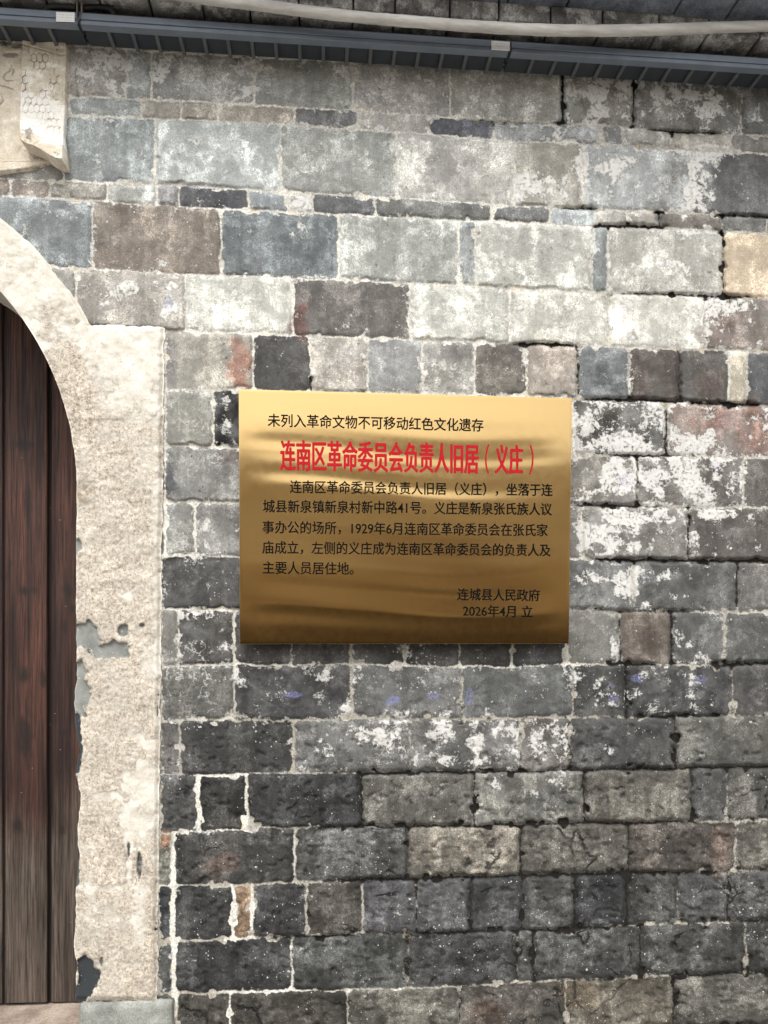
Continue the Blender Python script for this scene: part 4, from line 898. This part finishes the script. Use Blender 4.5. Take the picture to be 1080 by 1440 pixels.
# ---------------------------------------------------------------- unlit light bars under the eaves
def light_bar(ua, ub, ribs, label, uL, tilt):
    D = .090
    vt, vb = 46.0, 61.0
    pa, pb = P(ua, vline(vt, ua), D), P(ub, vline(vt, ub), D)
    bt = float(P(540, vb, D)[2]); tp = float(P(540, vt, D)[2]); X0, X1 = float(pa[0]) + .0012, float(pb[0]) - .0012
    r = empty('light_bar', ((X0 + X1) / 2, -D, tp), label, 'light bar', 'unlit light bars along the top of the wall')
    m = MB(); h = tp - bt
    m.box((X0, -D, bt + h * .42), (X1, -D + .022, tp)); m.box((X0, -D + .0016, bt), (X1, -D + .02, bt + h * .42 - .0008))
    m.build('housing', M['rail'], r, .0012)
    m = MB(); m.box((X0 + .002, -D + .0225, bt + .009), (X1 - .002, -.016, tp - .004)); m.build('tray', M['rail_dark'], r, .001)
    m = MB()
    m.box((X0 + .002, -D + .003, tp + .0006), (X1 - .002, -.03, tp + .0035)); m.build('top_gasket', M['rubber'], r)
    rr = random.Random(int(ua))
    for u in ribs:
        m = MB(); x = float(P(u, 60, D - .02)[0]); m.box((x - .004, -D + .021, bt + .0015), (x + .004, -.013 - rr.random() * .006, bt + .0085)); m.build('rib', M['rib'], r, .0008)
    for x in (X0, X1):
        m = MB(); xx = x + (.0008 if x == X0 else -.0008); m.box((xx - .0015, -D - .0008, bt - .0008), (xx + .0015, -D + .03, tp + .0008)); m.build('end_cap', M['rail_dark'], r, .0006)
    A = P(uL, vline(vt + 1.2, uL), D + .0006); Bq = P(uL + 26, vline(vb - .8, uL + 26), D + .0006)
    rl = [(A[0], -.0907, A[2]), (Bq[0], -.0907, A[2] + tilt), (Bq[0], -.0907, Bq[2] + tilt), (A[0], -.0907, Bq[2])]
    m = MB(); m.hexa([(p[0], -.0912, p[2]) for p in rl] + [(p[0], -.0903, p[2]) for p in rl]); m.build('sticker', M['sticker'], r)
    for uc in [ua + 85 * (ub - ua) / 606, ub - 118 * (ub - ua) / 606]:
        q = P(uc, vline(vt - 1.5, uc), D); m = MB(); m.box((q[0] - .014, -D + .004, tp - .001), (q[0] + .014, -D + .012, tp + .0042)); m.build('clip', M['rib'], r, .0006)
    return r
rb = lambda a, b, n: [a + (b - a) * k / (n - 1) for k in range(n)]
light_bar(-497, 110, rb(-470, 68, 17), 'blue-grey light bar with a white sticker, above the plaster scroll', 79, .0012)
light_bar(110.5, 717, rb(152, 690, 17), 'longest visible blue-grey light bar, spanning above the plaque to the middle sticker', 691, 0)
light_bar(717.5, 1324, rb(750, 1297, 18), 'blue-grey light bar at the right end, under the blue-grey eaves slabs', 1290, 0)

# cable with its connector, at the joint of two bars
cb = empty('power_cable', tuple(P(112, 16, .08)), 'black looped power cable with a brown connector above the light bars', 'cable')
m = MB()
m.tube(spline([P(63, 26, .084), P(64, 15, .082), P(71, 10.5, .078), P(90, 10, .076), P(107, 11.5, .078)], 40), .0058, 10)
m.tube(spline([P(119, 12, .078), P(138, 10.5, .076), P(152, 12, .078), P(159, 17, .082), P(163, 30, .084)], 40), .0058, 10)
m.build('cord', M['rubber'], cb, smooth=True)
m = MB(); m.box(P(107, 18, .088), P(112.5, 8, .070)); m.box(P(113.3, 18.5, .088), P(119, 8.5, .070)); m.build('connector', M['tan_plastic'], cb, .0012)
m = MB(); m.tube(spline([P(114, 17, .09), P(112.5, 22, .093), P(110, 28, .093), P(108.5, 35, .092)], 20), .0011, 8); m.build('tie_wire', M['rib'], cb, smooth=True)

# grey-white pipe slung under the eaves
pts = [P(u, v, .128) for u, v in [(60, -34), (180, -18), (290, -1.5), (360, 6.5), (440, 17), (520, 25.5), (600, 32), (680, 38), (760, 42), (840, 43.2), (920, 42), (1000, 39), (1080, 36.5), (1200, 32), (1400, 20)]]
m = MB(); m.tube(spline(pts, 160), .0110, 14, .10)
tag(m.build('pipe', M['pipe'], None, smooth=True), 'long pale grey sagging pipe slung across the eaves', 'pipe')

# ---------------------------------------------------------------- unseen lane wall, added and banded for the plaque's reflection
oy = -DIST - 3.3
opp = empty('reflection_wall', (.3, oy, 0), 'brown lane wall out of view, added for the gold plaque to mirror', 'wall')
m = MB(); m.box((-6, oy - .26, 0), (7, oy + .02, 1.20)); m.build('plinth', M['plinth'], opp, .01)  # dark foot stands in for lane shade mirrored low in the plaque
m = MB(); m.box((-6, oy - .25, 1.202), (7, oy, 1.72)); m.build('lower_wall', M['layers'], opp)
m = MB(); m.box((-6, oy - .24, 1.722), (7, oy - .01, 2.66)); m.build('upper_wall', M['pale'], opp)
m = MB(); m.box((-6.05, oy - .34, 2.662), (7.05, oy + .04, 2.71)); m.build('coping', M['adobe'], opp, .01)
